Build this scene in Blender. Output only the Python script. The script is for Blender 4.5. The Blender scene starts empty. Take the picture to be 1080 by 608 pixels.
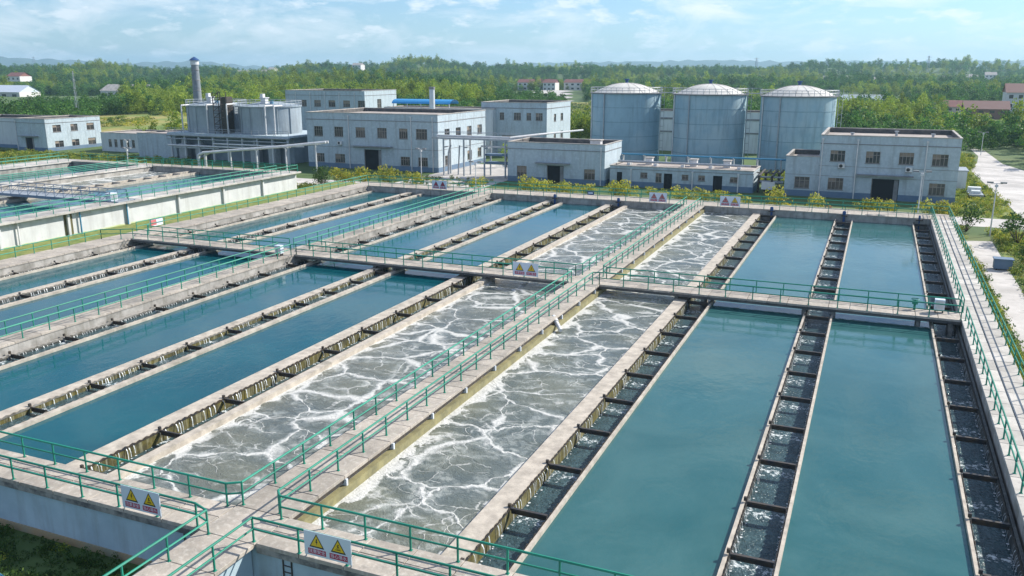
import bpy, math, random
import numpy as np
from mathutils import Vector, Matrix
R = math.radians
rnd = random.Random(7)
S = bpy.context.scene
C = S.collection

# ------------------------------------------------------------------ camera
H = 18.0
cam = bpy.data.cameras.new("camera"); cam_o = bpy.data.objects.new("camera", cam); C.objects.link(cam_o)
rt = Vector((0.921107, 0.389310, 0.0)); up = Vector((-0.096298, 0.227840, 0.968925)); fw = Vector((-0.377212, 0.892484, -0.247355))
m = Matrix((rt, up, -fw)).transposed().to_4x4(); m.translation = Vector((0, 0, H)); cam_o.matrix_world = m
cam.sensor_width = 36; cam.lens = 900.94 / 1080 * 36; cam.clip_start = 0.5; cam.clip_end = 30000
S.camera = cam_o
# ------------------------------------------------------------------ light
SUN_AZ, SUN_EL = 45.0, 36.0       # azimuth from +Y towards +X
sun = bpy.data.lights.new("sun", 'SUN'); sun.energy = 5.0; sun.angle = R(0.53); sun.color = (1.0, 0.94, 0.84)
sun_o = bpy.data.objects.new("sun", sun); C.objects.link(sun_o)
sd = Vector((math.sin(R(SUN_AZ)) * math.cos(R(SUN_EL)), math.cos(R(SUN_AZ)) * math.cos(R(SUN_EL)), math.sin(R(SUN_EL))))
sun_o.rotation_euler = sd.to_track_quat('Z', 'Y').to_euler()
W = bpy.data.worlds.new("World"); S.world = W; W.use_nodes = True
wn = W.node_tree; wn.nodes.clear()
def N(nt, t, **k):
    n = nt.nodes.new(t)
    for a, b in k.items():
        if a == 'inp':
            for i, v in b.items(): n.inputs[i].default_value = v
        else: setattr(n, a, b)
    return n
def L(nt, a, ao, b, bi): nt.links.new(a.outputs[ao], b.inputs[bi])
sky = N(wn, 'ShaderNodeTexSky', sky_type='NISHITA', sun_disc=False, sun_elevation=R(SUN_EL), sun_rotation=R(SUN_AZ), altitude=50, air_density=1.0, dust_density=0.35, ozone_density=3.0)
bg = N(wn, 'ShaderNodeBackground', inp={'Strength': 0.098})
tc = N(wn, 'ShaderNodeTexCoord'); mp = N(wn, 'ShaderNodeMapping', inp={'Scale': (3.0, 3.0, 9.0)})
nz = N(wn, 'ShaderNodeTexNoise', inp={'Scale': 2.6, 'Detail': 7.0, 'Roughness': 0.62, 'Distortion': 0.5})
cr = N(wn, 'ShaderNodeMapRange', inp={'From Min': 0.47, 'From Max': 0.68, 'To Min': 0.05, 'To Max': 0.8})
nz2 = N(wn, 'ShaderNodeTexNoise', inp={'Scale': 7.0, 'Detail': 6.0, 'Roughness': 0.6})
cr2 = N(wn, 'ShaderNodeMapRange', inp={'From Min': 0.50, 'From Max': 0.64, 'To Min': 0.0, 'To Max': 0.7})
mx = N(wn, 'ShaderNodeMix', data_type='RGBA'); mx.inputs['B'].default_value = (8.2, 8.5, 8.9, 1)
ad = N(wn, 'ShaderNodeMath', operation='MAXIMUM')
L(wn, tc, 'Generated', mp, 0); L(wn, mp, 0, nz, 'Vector'); L(wn, nz, 0, cr, 0); L(wn, mp, 0, nz2, 'Vector'); L(wn, nz2, 0, cr2, 0)
L(wn, cr, 0, ad, 0); L(wn, cr2, 0, ad, 1); L(wn, ad, 0, mx, 'Factor'); tn = N(wn, 'ShaderNodeMix', data_type='RGBA', blend_type='MULTIPLY'); tn.inputs['Factor'].default_value = 1.0; tn.inputs['B'].default_value = (0.68, 0.885, 1.12, 1); L(wn, sky, 0, tn, 'A'); L(wn, tn, 'Result', mx, 'A'); L(wn, mx, 'Result', bg, 'Color')
L(wn, bg, 0, N(wn, 'ShaderNodeOutputWorld'), 0)
S.view_settings.view_transform = 'Standard'; S.view_settings.look = 'None'; S.view_settings.exposure = 0.5; S.view_settings.gamma = 1.0
S.view_settings.use_curve_mapping = False
S.render.engine = 'CYCLES'
S.cycles.max_bounces = 6; S.cycles.diffuse_bounces = 3; S.cycles.glossy_bounces = 3; S.cycles.volume_bounces = 0; S.cycles.transparent_max_bounces = 8
S.cycles.caustics_reflective = False; S.cycles.caustics_refractive = False

# ------------------------------------------------------------------ materials
def mat(name, col, rough=0.7, var=None, scale=1.0, detail=5, bump=0.0, bscale=None, metal=0.0, rand=0.0, streak=None, stretch=(1, 1, 1), coords='pos', spec=0.5, var2=None, scale2=0.1, thr=(0.35, 0.65), thr2=(0.45, 0.65)):
    M = bpy.data.materials.new(name); M.use_nodes = True; t = M.node_tree; b = t.nodes['Principled BSDF']
    b.inputs['Roughness'].default_value = rough; b.inputs['Metallic'].default_value = metal; b.inputs['Specular IOR Level'].default_value = spec
    src = None
    if coords == 'pos': g = N(t, 'ShaderNodeNewGeometry'); src = (g, 'Position')
    else: g = N(t, 'ShaderNodeTexCoord'); src = (g, 'Object')
    mpn = N(t, 'ShaderNodeMapping', inp={'Scale': stretch}); L(t, src[0], src[1], mpn, 0)
    cur = None
    rgb = N(t, 'ShaderNodeRGB'); rgb.outputs[0].default_value = (*col, 1); cur = (rgb, 0)
    def mixin(c2, sc, th, strch=None, amt=1.0, dt=detail):
        nonlocal cur
        vec = mpn
        if strch: vec = N(t, 'ShaderNodeMapping', inp={'Scale': strch}); L(t, src[0], src[1], vec, 0)
        n = N(t, 'ShaderNodeTexNoise', inp={'Scale': sc, 'Detail': dt, 'Roughness': 0.62}); L(t, vec, 0, n, 'Vector')
        r = N(t, 'ShaderNodeMapRange', inp={'From Min': th[0], 'From Max': th[1], 'To Max': amt}); L(t, n, 0, r, 0)
        x = N(t, 'ShaderNodeMix', data_type='RGBA'); x.inputs['B'].default_value = (*c2, 1)
        L(t, r, 0, x, 'Factor'); L(t, cur[0], cur[1], x, 'A'); cur = (x, 'Result'); return n
    nn = None
    if var: nn = mixin(var, scale, thr)
    if var2: mixin(var2, scale2, thr2)
    if streak: mixin(streak[0], streak[1], (0.50, 0.72), (1, 1, 0.12), streak[2])
    if rand:
        oi = N(t, 'ShaderNodeObjectInfo'); r = N(t, 'ShaderNodeMapRange', inp={'To Min': 1 - rand, 'To Max': 1 + rand}); L(t, oi, 'Random', r, 0)
        v = N(t, 'ShaderNodeHueSaturation'); L(t, cur[0], cur[1], v, 'Color'); L(t, r, 0, v, 'Value'); cur = (v, 0)
    L(t, cur[0], cur[1], b, 'Base Color')
    if bump:
        n = N(t, 'ShaderNodeTexNoise', inp={'Scale': bscale or scale * 4, 'Detail': 5}); L(t, mpn, 0, n, 'Vector')
        bp = N(t, 'ShaderNodeBump', inp={'Strength': 1.0, 'Distance': bump}); L(t, n, 0, bp, 'Height'); L(t, bp, 0, b, 'Normal')
    return M
M = {}
M['deck'] = mat('deck_concrete', (0.46, 0.405, 0.345), 0.85, (0.29, 0.26, 0.225), 0.7, bump=0.01, bscale=12, rand=0.13, var2=(0.28, 0.25, 0.22), scale2=2.2, thr2=(0.55, 0.72), streak=((0.66, 0.62, 0.56), 4.0, 0.5))
M['deckw'] = mat('walk_concrete', (0.54, 0.51, 0.47), 0.85, (0.38, 0.36, 0.33), 0.9, bump=0.01, bscale=12, rand=0.16, var2=(0.30, 0.28, 0.26), scale2=2.2, thr2=(0.6, 0.75))
M['wallc'] = mat('basin_concrete', (0.45, 0.43, 0.40), 0.85, (0.22, 0.21, 0.19), 0.8, bump=0.012, bscale=8, streak=((0.16, 0.15, 0.12), 2.2, 0.75))
M['white'] = mat('white_render', (0.62, 0.63, 0.63), 0.8, (0.52, 0.53, 0.54), 0.5, bump=0.006, bscale=5, streak=((0.36, 0.36, 0.34), 1.2, 0.6))
M['frontw'] = mat('front_wall_render', (0.43, 0.55, 0.62), 0.8, (0.34, 0.45, 0.52), 0.6, bump=0.008, bscale=5, streak=((0.24, 0.27, 0.28), 1.4, 0.55))
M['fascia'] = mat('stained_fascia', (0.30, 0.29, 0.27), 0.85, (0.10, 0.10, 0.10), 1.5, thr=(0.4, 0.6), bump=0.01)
M['soil'] = mat('soil_stain', (0.42, 0.30, 0.17), 0.95, (0.30, 0.30, 0.22), 0.9)
M['cream'] = mat('weir_wall_top', (0.55, 0.49, 0.41), 0.85, (0.35, 0.31, 0.26), 1.6, bump=0.01, var2=(0.30, 0.27, 0.22), scale2=0.6, thr2=(0.58, 0.7))
M['moss'] = mat('mossy_wall', (0.13, 0.11, 0.022), 0.8, (0.045, 0.042, 0.018), 2.0, bump=0.02, streak=((0.36, 0.35, 0.24), 5.0, 0.7))
M['olive'] = mat('olive_wall', (0.30, 0.27, 0.13), 0.75, (0.16, 0.15, 0.08), 1.2, bump=0.01)
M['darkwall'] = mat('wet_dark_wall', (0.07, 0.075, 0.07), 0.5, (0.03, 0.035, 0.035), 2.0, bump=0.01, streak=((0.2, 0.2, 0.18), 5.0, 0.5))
M['steel'] = mat('dark_steel', (0.035, 0.04, 0.05), 0.5, (0.10, 0.075, 0.05), 3.0, metal=0.3)
M['palesteel'] = mat('pale_weir_plate', (0.26, 0.25, 0.23), 0.6, (0.10, 0.09, 0.07), 2.5)
M['green'] = mat('green_rail_paint', (0.006, 0.20, 0.135), 0.6, (0.012, 0.25, 0.165), 0.8, rand=0.12)
M['jet'] = mat('falling_water', (0.72, 0.76, 0.78), 0.4, (0.45, 0.50, 0.52), 4.0)
M['bwall'] = mat('grey_blue_render', (0.43, 0.515, 0.57), 0.85, (0.37, 0.45, 0.50), 0.35, bump=0.004, streak=((0.27, 0.30, 0.32), 1.3, 0.65), var2=(0.48, 0.56, 0.61), scale2=2.0)
M['bwall2'] = mat('pale_render', (0.60, 0.64, 0.66), 0.85, (0.53, 0.57, 0.60), 0.35, bump=0.004, streak=((0.36, 0.38, 0.39), 1.3, 0.55))
M['tar_shade'] = mat('tarred_shaded_parapet', (0.06, 0.065, 0.07), 0.9, (0.14, 0.13, 0.12), 0.8)  # tar stain, with the shade of the inner parapet faces painted in
M['trim'] = mat('grey_trim', (0.26, 0.27, 0.28), 0.8, (0.18, 0.18, 0.19), 1.0)
M['coping'] = mat('roof_coping', (0.52, 0.48, 0.44), 0.85, (0.30, 0.28, 0.26), 0.7)
M['roof'] = mat('roof_screed', (0.46, 0.40, 0.36), 0.9, (0.28, 0.25, 0.23), 0.3, bump=0.01)
M['plinth'] = mat('blue_plinth', (0.10, 0.17, 0.27), 0.7, (0.14, 0.21, 0.30), 0.6)
M['glass'] = mat('dark_glass', (0.045, 0.05, 0.055), 0.12, (0.09, 0.085, 0.08), 0.9, rand=0.5)
M['blind'] = mat('window_blind', (0.22, 0.17, 0.13), 0.7, (0.30, 0.25, 0.20), 3.0)
M['stain'] = mat('rust_run', (0.30, 0.27, 0.24), 0.9, (0.36, 0.38, 0.40), 3.0)
M['frame'] = mat('window_frame', (0.30, 0.27, 0.25), 0.6)
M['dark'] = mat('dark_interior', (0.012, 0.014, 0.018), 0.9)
M['pipew'] = mat('white_pipe', (0.72, 0.72, 0.72), 0.45, (0.56, 0.56, 0.57), 0.8)
M['pipeb'] = mat('blue_pipe', (0.05, 0.22, 0.36), 0.5)
M['blue'] = mat('blue_paint', (0.02, 0.07, 0.20), 0.45)
M['greym'] = mat('galvanised_steel', (0.40, 0.43, 0.46), 0.5, (0.30, 0.33, 0.36), 1.5, metal=0.2)
M['truss'] = mat('blue_grey_truss_paint', (0.16, 0.22, 0.30), 0.5)
M['tank2'] = mat('grey_tank_steel', (0.33, 0.39, 0.43), 0.6, (0.26, 0.31, 0.35), 0.4, streak=((0.18, 0.20, 0.22), 1.1, 0.6))
M['seam'] = mat('tank_seam', (0.17, 0.27, 0.33), 0.8, (0.25, 0.36, 0.42), 0.6)
M['tank'] = mat('tank_concrete', (0.30, 0.46, 0.545), 0.7, (0.26, 0.40, 0.48), 0.25, streak=((0.17, 0.24, 0.28), 1.1, 0.6), bump=0.006, var2=(0.40, 0.52, 0.57), scale2=0.12)
M['dome'] = mat('dome_concrete', (0.68, 0.67, 0.63), 0.8, (0.54, 0.53, 0.50), 0.5)
M['chim'] = mat('chimney_concrete', (0.24, 0.27, 0.30), 0.85, (0.16, 0.18, 0.20), 0.8)
M['road'] = mat('pale_road', (0.58, 0.55, 0.52), 0.9, (0.38, 0.36, 0.34), 0.22, bump=0.006, bscale=6, var2=(0.36, 0.34, 0.32), scale2=0.7, thr2=(0.55, 0.75))
M['white_s'] = mat('sign_white', (0.66, 0.72, 0.80), 0.4)
M['yellow'] = mat('sign_yellow', (0.80, 0.52, 0.02), 0.4)
M['black'] = mat('sign_black', (0.015, 0.015, 0.02), 0.4)
M['red'] = mat('sign_red', (0.42, 0.02, 0.07), 0.4)
M['redtri'] = mat('sign_faded_red', (0.55, 0.16, 0.16), 0.5)
M['sblue'] = mat('sign_pale_blue', (0.35, 0.62, 0.72), 0.4)
M['trunk'] = mat('bark', (0.14, 0.10, 0.07), 0.9, (0.08, 0.06, 0.045), 3.0, coords='obj')
M['redroof'] = mat('red_roof', (0.28, 0.12, 0.10), 0.8, (0.20, 0.09, 0.08), 0.4)
M['brownroof'] = mat('brown_roof', (0.24, 0.14, 0.12), 0.8)
M['blueroof'] = mat('blue_roof_sheet', (0.03, 0.28, 0.60), 0.4)
M['hwall'] = mat('house_wall', (0.70, 0.68, 0.66), 0.8)
M['mount'] = mat('far_mountain', (0.05, 0.08, 0.05), 1.0)
def leafmat(name, cols, rand=0.35, scale=0.6):
    m = mat(name, cols[0], 0.6, cols[1], scale, bump=0, rand=rand, coords='obj', var2=cols[2], scale2=scale * 2.3, thr2=(0.5, 0.62), spec=0.25)
    t = m.node_tree; b = t.nodes['Principled BSDF']; o = [n for n in t.nodes if n.type == 'OUTPUT_MATERIAL'][0]
    tr = N(t, 'ShaderNodeBsdfTranslucent'); ms = N(t, 'ShaderNodeMixShader', inp={0: 0.42})
    l = b.inputs['Base Color'].links[0]
    t.links.new(l.from_socket, tr.inputs[0]); L(t, b, 0, ms, 1); L(t, tr, 0, ms, 2); L(t, ms, 0, o, 0)
    return m
M['leafA'] = leafmat('forest_leaves', [(0.08, 0.20, 0.035), (0.022, 0.075, 0.028), (0.17, 0.30, 0.045)])
M['leafB'] = leafmat('bamboo_leaves', [(0.26, 0.34, 0.035), (0.14, 0.24, 0.035), (0.38, 0.42, 0.05)])
M['leafC'] = leafmat('shrub_leaves', [(0.42, 0.42, 0.05), (0.22, 0.30, 0.05), (0.60, 0.48, 0.06)], 0.2, 1.6)
M['leafD'] = leafmat('dark_shrub_leaves', [(0.06, 0.13, 0.03), (0.035, 0.08, 0.02), (0.12, 0.19, 0.04)], 0.2, 1.6)
M['leafE'] = leafmat('low_cover_leaves', [(0.24, 0.30, 0.045), (0.12, 0.20, 0.035), (0.42, 0.38, 0.07)], 0.3, 0.5)
M['leafR'] = leafmat('red_leaves', [(0.25, 0.03, 0.04), (0.12, 0.02, 0.03), (0.35, 0.08, 0.05)], 0.1, 2.0)

def ground_mat():
    m = mat('grass_ground', (0.05, 0.10, 0.028), 0.95, (0.09, 0.14, 0.035), 0.05, bump=0.03, bscale=1.5, var2=(0.20, 0.19, 0.07), scale2=0.012, thr2=(0.60, 0.74))
    return m
M['grass'] = ground_mat()
M['field'] = mat('dry_grass', (0.34, 0.28, 0.09), 0.95, (0.20, 0.24, 0.05), 0.06, bump=0.03, bscale=1.0, var2=(0.13, 0.20, 0.04), scale2=0.03, thr2=(0.5, 0.6))
M['lawn'] = mat('lawn_grass', (0.16, 0.22, 0.045), 0.95, (0.24, 0.24, 0.07), 0.35, bump=0.04, bscale=4, var2=(0.10, 0.16, 0.035), scale2=1.2)

def settle_mat(name, c1, c2, rough=0.035):
    m = bpy.data.materials.new(name); m.use_nodes = True; t = m.node_tree; b = t.nodes['Principled BSDF']
    g = N(t, 'ShaderNodeNewGeometry')
    n = N(t, 'ShaderNodeTexNoise', inp={'Scale': 0.11, 'Detail': 6.0, 'Roughness': 0.6, 'Distortion': 1.5}); L(t, g, 'Position', n, 'Vector')
    x = N(t, 'ShaderNodeMix', data_type='RGBA'); x.inputs['A'].default_value = (*c1, 1); x.inputs['B'].default_value = (*c2, 1)
    r = N(t, 'ShaderNodeMapRange', inp={'From Min': 0.35, 'From Max': 0.65}); L(t, n, 0, r, 0); L(t, r, 0, x, 'Factor'); L(t, x, 'Result', b, 'Base Color')
    b.inputs['Roughness'].default_value = rough; b.inputs['IOR'].default_value = 1.33
    mp = N(t, 'ShaderNodeMapping', inp={'Scale': (1.0, 0.6, 1.0)}); L(t, g, 'Position', mp, 0)
    n2 = N(t, 'ShaderNodeTexNoise', inp={'Scale': 1.1, 'Detail': 4.0, 'Roughness': 0.6}); L(t, mp, 0, n2, 'Vector')
    n3 = N(t, 'ShaderNodeTexNoise', inp={'Scale': 6.0, 'Detail': 3.0}); L(t, mp, 0, n3, 'Vector')
    a = N(t, 'ShaderNodeMath', operation='MULTIPLY_ADD', inp={1: 0.2}); L(t, n3, 0, a, 0); L(t, n2, 0, a, 2)
    bp = N(t, 'ShaderNodeBump', inp={'Strength': 1.0, 'Distance': 0.014}); L(t, a, 0, bp, 'Height'); L(t, bp, 0, b, 'Normal')
    return m
M['w_left'] = settle_mat('settled_water_blue', (0.003, 0.072, 0.096), (0.007, 0.092, 0.114))
M['w_right'] = settle_mat('settled_water_teal', (0.026, 0.104, 0.110), (0.046, 0.134, 0.138))
def aer_mat(name, edges, kb=1.0):
    m = bpy.data.materials.new(name); m.use_nodes = True; t = m.node_tree; b = t.nodes['Principled BSDF']
    g = N(t, 'ShaderNodeNewGeometry')
    def noise(sc, det=3.0, vec=None, dist=0.0):
        n = N(t, 'ShaderNodeTexNoise', inp={'Scale': sc, 'Detail': det, 'Roughness': 0.6, 'Distortion': dist}); L(t, *(vec or (g, 'Position')), n, 'Vector'); return n
    def math_(op, a, bb=None, clamp=False):
        n = N(t, 'ShaderNodeMath', operation=op, use_clamp=clamp)
        for i, v in enumerate((a, bb)):
            if v is None: continue
            if isinstance(v, tuple): L(t, v[0], v[1], n, i)
            else: n.inputs[i].default_value = v
        return (n, 0)
    def mr(v, a, bb, c=0.0, d=1.0, smooth=True):
        n = N(t, 'ShaderNodeMapRange', inp={'From Min': a, 'From Max': bb, 'To Min': c, 'To Max': d})
        if smooth: n.interpolation_type = 'SMOOTHSTEP'
        L(t, v[0], v[1], n, 0); return (n, 0)
    w1 = noise(0.30, 2.0); w2 = noise(1.3, 3.0)
    def warp(n, s, base):
        a = N(t, 'ShaderNodeVectorMath', operation='SUBTRACT'); a.inputs[1].default_value = (0.5, 0.5, 0.5); L(t, n, 'Color', a, 0)
        c = N(t, 'ShaderNodeVectorMath', operation='SCALE'); c.inputs['Scale'].default_value = s; L(t, a, 0, c, 0)
        d = N(t, 'ShaderNodeVectorMath', operation='ADD'); L(t, *base, d, 0); L(t, c, 0, d, 1); return (d, 0)
    p = warp(w1, 2.4, (g, 'Position')); p = warp(w2, 0.75, p)
    mp = N(t, 'ShaderNodeMapping', inp={'Scale': (0.80, 1.0, 0.0)}); L(t, *p, mp, 0)
    v1 = N(t, 'ShaderNodeTexVoronoi', feature='DISTANCE_TO_EDGE', inp={'Scale': 0.265}); L(t, mp, 0, v1, 'Vector')
    v2 = N(t, 'ShaderNodeTexVoronoi', feature='DISTANCE_TO_EDGE', inp={'Scale': 0.75}); L(t, mp, 0, v2, 'Vector')
    v0 = N(t, 'ShaderNodeTexVoronoi', feature='F1', inp={'Scale': 0.265}); L(t, mp, 0, v0, 'Vector')
    wd = noise(0.45, 3.0); wid = mr((wd, 0), 0.33, 0.74, 0.014, 0.105)
    l1 = math_('SUBTRACT', 1.0, math_('DIVIDE', (v1, 0), wid), True)
    mp3 = N(t, 'ShaderNodeMapping', inp={'Scale': (0.6, 1.25, 0.0), 'Location': (17.0, 5.0, 0)}); L(t, *p, mp3, 0)
    v3 = N(t, 'ShaderNodeTexVoronoi', feature='DISTANCE_TO_EDGE', inp={'Scale': 0.42}); L(t, mp3, 0, v3, 'Vector')
    m3 = noise(0.22, 2.0); l3 = math_('MULTIPLY', math_('SUBTRACT', 1.0, math_('DIVIDE', (v3, 0), 0.035), True), mr((m3, 0), 0.54, 0.60, 0.0, 0.7))
    n5 = noise(0.55, 2.0); msk = mr((n5, 0), 0.46, 0.58)
    l2 = math_('MULTIPLY', math_('SUBTRACT', 1.0, math_('DIVIDE', (v2, 0), 0.028), True), math_('MULTIPLY', msk, 0.75))
    # froth gathered along the two side walls
    sx = N(t, 'ShaderNodeSeparateXYZ'); L(t, g, 'Position', sx, 0)
    wob = noise(0.8, 4.0); wobs = mr((wob, 0), 0.35, 0.7, 0.08, 1.4)
    e = None
    for x0, sg, k in edges:
        dd = math_('MULTIPLY', math_('SUBTRACT', (sx, 'X'), x0), float(sg))
        q = math_('SUBTRACT', 1.0, math_('DIVIDE', dd, math_('MULTIPLY', wobs, k)), True)
        e = q if e is None else math_('MAXIMUM', e, q)
    br = noise(5.0, 5.0); brk = mr((br, 0), 0.25, 0.65, 0.6, 1.15, False)
    f = math_('MULTIPLY', math_('MAXIMUM', mr(l1, 0.0, 1.0), math_('MAXIMUM', math_('MAXIMUM', l2, l3), mr(e, 0.05, 0.5))), brk, True)
    base = N(t, 'ShaderNodeMix', data_type='RGBA'); base.inputs['A'].default_value = (0.155 * kb, 0.165 * kb, 0.13 * kb, 1); base.inputs['B'].default_value = (0.10 * kb, 0.122 * kb, 0.118 * kb, 1)
    L(t, *mr((v0, 0), 0.15, 0.75), base, 'Factor')
    big = noise(1.6, 5.0, None, 1.0); bb = N(t, 'ShaderNodeMix', data_type='RGBA'); bb.inputs['B'].default_value = (0.27, 0.29, 0.26, 1)
    L(t, *mr((big, 0), 0.52, 0.78, 0.0, 0.4), bb, 'Factor'); L(t, base, 'Result', bb, 'A')
    hal = math_('MULTIPLY', mr(math_('MINIMUM', (v1, 0), (v3, 0)), 0.0, 0.17, 1.0, 0.0), mr((big, 0), 0.36, 0.68, 0.0, 0.6))
    hb = N(t, 'ShaderNodeMix', data_type='RGBA'); hb.inputs['B'].default_value = (0.44, 0.46, 0.43, 1); L(t, *hal, hb, 'Factor'); L(t, bb, 'Result', hb, 'A'); bb = hb
    fm = N(t, 'ShaderNodeMix', data_type='RGBA'); fm.inputs['B'].default_value = (0.60, 0.60, 0.575, 1); L(t, *f, fm, 'Factor'); L(t, bb, 'Result', fm, 'A')
    L(t, fm, 'Result', b, 'Base Color'); L(t, *mr(f, 0, 1, 0.16, 0.8), b, 'Roughness'); b.inputs['IOR'].default_value = 1.33
    h1 = noise(1.5, 4.0, p, 0.6); h2 = noise(7.0, 4.0, p)
    hh = math_('ADD', math_('ADD', math_('MULTIPLY', (h1, 0), 0.12), mr((v0, 0), 0.0, 0.5, 0.10, 0.0)), math_('MULTIPLY', (h2, 0), 0.045)); hh = math_('ADD', hh, math_('MULTIPLY', f, 0.03))
    bp = N(t, 'ShaderNodeBump', inp={'Strength': 1.0, 'Distance': 0.8}); L(t, *hh, bp, 'Height'); L(t, bp, 0, b, 'Normal')
    return m
M['aerR'] = aer_mat('aerated_water_right', [(-20.75, 1, 1.0), (-14.45, -1, 0.35)])
M['aerL'] = aer_mat('aerated_water_left', [(-31.7, 1, 0.7), (-23.9, -1, 0.25)], 0.9)
M['aerF'] = aer_mat('aerated_water_far', [(-111.3, 1, 1.2), (-103.7, -1, 1.2)])
def flow_mat():
    m = mat('channel_water', (0.03, 0.06, 0.072), 0.14, (0.06, 0.11, 0.125), 1.8, bump=0.12, bscale=5.5)
    t = m.node_tree; b = t.nodes['Principled BSDF']; b.inputs['IOR'].default_value = 1.33
    g = N(t, 'ShaderNodeNewGeometry'); n = N(t, 'ShaderNodeTexNoise', inp={'Scale': 3.4, 'Detail': 6.0, 'Roughness': 0.75}); L(t, g, 'Position', n, 'Vector')
    s = N(t, 'ShaderNodeSeparateXYZ'); L(t, g, 'Position', s, 0)
    a = N(t, 'ShaderNodeMath', operation='PINGPONG', inp={1: 2.3}); o = N(t, 'ShaderNodeMath', operation='ADD', inp={1: -31.9 + 46}); L(t, s, 'Y', o, 0); L(t, o, 0, a, 0)
    r = N(t, 'ShaderNodeMapRange', inp={'From Min': 0.0, 'From Max': 1.1, 'To Min': 0.13, 'To Max': -0.04}); L(t, a, 0, r, 0)
    q = N(t, 'ShaderNodeMath', operation='ADD'); L(t, n, 0, q, 0); L(t, r, 0, q, 1)
    r2 = N(t, 'ShaderNodeMapRange', inp={'From Min': 0.615, 'From Max': 0.70}); L(t, q, 0, r2, 0)
    x = N(t, 'ShaderNodeMix', data_type='RGBA'); x.inputs['B'].default_value = (0.66, 0.72, 0.74, 1); L(t, r2, 0, x, 'Factor')
    l = b.inputs['Base Color'].links[0]; t.links.new(l.from_socket, x.inputs['A']); L(t, x, 'Result', b, 'Base Color')
    r3 = N(t, 'ShaderNodeMapRange', inp={'To Min': 0.14, 'To Max': 0.8}); L(t, r2, 0, r3, 0); L(t, r3, 0, b, 'Roughness')
    return m
M['flow'] = flow_mat()

# ------------------------------------------------------------------ helpers
class B:
    def __init__(s): s.v = []; s.f = []
    def quad(s, *p): n = len(s.v); s.v += [tuple(q) for q in p]; s.f.append(tuple(range(n, n + len(p)))); return s
    def box(s, x0, x1, y0, y1, z0, z1):
        n = len(s.v); s.v += [(x, y, z) for z in (z0, z1) for x, y in ((x0, y0), (x1, y0), (x1, y1), (x0, y1))]
        s.f += [tuple(n + i for i in q) for q in ((3, 2, 1, 0), (4, 5, 6, 7), (0, 1, 5, 4), (1, 2, 6, 5), (2, 3, 7, 6), (3, 0, 4, 7))]; return s
    def cyl(s, p0, p1, r, n=8, r1=None, caps=True):
        p0 = Vector(p0); p1 = Vector(p1); r1 = r if r1 is None else r1
        d = (p1 - p0).normalized(); a = Vector((0, 0, 1)) if abs(d.z) < 0.9 else Vector((1, 0, 0))
        u = d.cross(a).normalized(); w = d.cross(u); k = len(s.v)
        for P, rr in ((p0, r), (p1, r1)):
            for i in range(n):
                t = 2 * math.pi * i / n; s.v.append(tuple(P + (u * math.cos(t) + w * math.sin(t)) * rr))
        for i in range(n): s.f.append((k + i, k + n + i, k + n + (i + 1) % n, k + (i + 1) % n))
        if caps: s.f.append(tuple(k + i for i in range(n))); s.f.append(tuple(k + n + i for i in range(n))[::-1])
        return s
    def tube(s, pts, r, n=6):
        for a, b in zip(pts, pts[1:]): s.cyl(a, b, r, n)
        return s
    def lathe(s, cx, cy, prof, n=32):
        k = len(s.v)
        for r, z in prof:
            for i in range(n): t = 2 * math.pi * i / n; s.v.append((cx + r * math.cos(t), cy + r * math.sin(t), z))
        for j in range(len(prof) - 1):
            for i in range(n): a = k + j * n + i; b = k + j * n + (i + 1) % n; s.f.append((a, b, b + n, a + n))
        return s
    def mesh(s, name, off=(0, 0, 0)):
        me = bpy.data.meshes.new(name); o = off
        me.from_pydata([(x - o[0], y - o[1], z - o[2]) for x, y, z in s.v], [], s.f); me.update(); return me
    def build(s, name, mt, parent=None, smooth=False, loc=None, **tags):
        off = loc or ((parent['_o'][:] if parent and '_o' in parent else (0, 0, 0)))
        me = s.mesh(name, off); me.materials.append(M[mt] if isinstance(mt, str) else mt)
        if smooth: me.shade_smooth()
        o = bpy.data.objects.new(name, me); C.objects.link(o)
        if parent: o.parent = parent
        elif loc: o.location = loc
        for k, v in tags.items(): o[k] = v
        return o
allroots = []
def thing(name, label, cat, loc=(0, 0, 0), group=None, kind=None):
    o = bpy.data.objects.new(name, None); C.objects.link(o); o.location = loc; o.empty_display_size = 0.3
    o['_o'] = [float(v) for v in loc]; allroots.append(o)
    if label: o['label'] = label
    if cat: o['category'] = cat
    if group: o['group'] = group
    if kind: o['kind'] = kind
    return o
def inst(name, me, parent=None, loc=(0, 0, 0), rz=0.0, **tags):
    o = bpy.data.objects.new(name, me); C.objects.link(o); o.location = loc; o.rotation_euler = (0, 0, rz)
    if parent:
        o.parent = parent
        if '_o' in parent: p = parent['_o']; o.location = (loc[0] - p[0], loc[1] - p[1], loc[2] - p[2])
    for k, v in tags.items(): o[k] = v
    return o
def meshof(b, name, mt, smooth=False):
    me = b.mesh(name); me.materials.append(M[mt])
    if smooth: me.shade_smooth()
    return me

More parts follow.
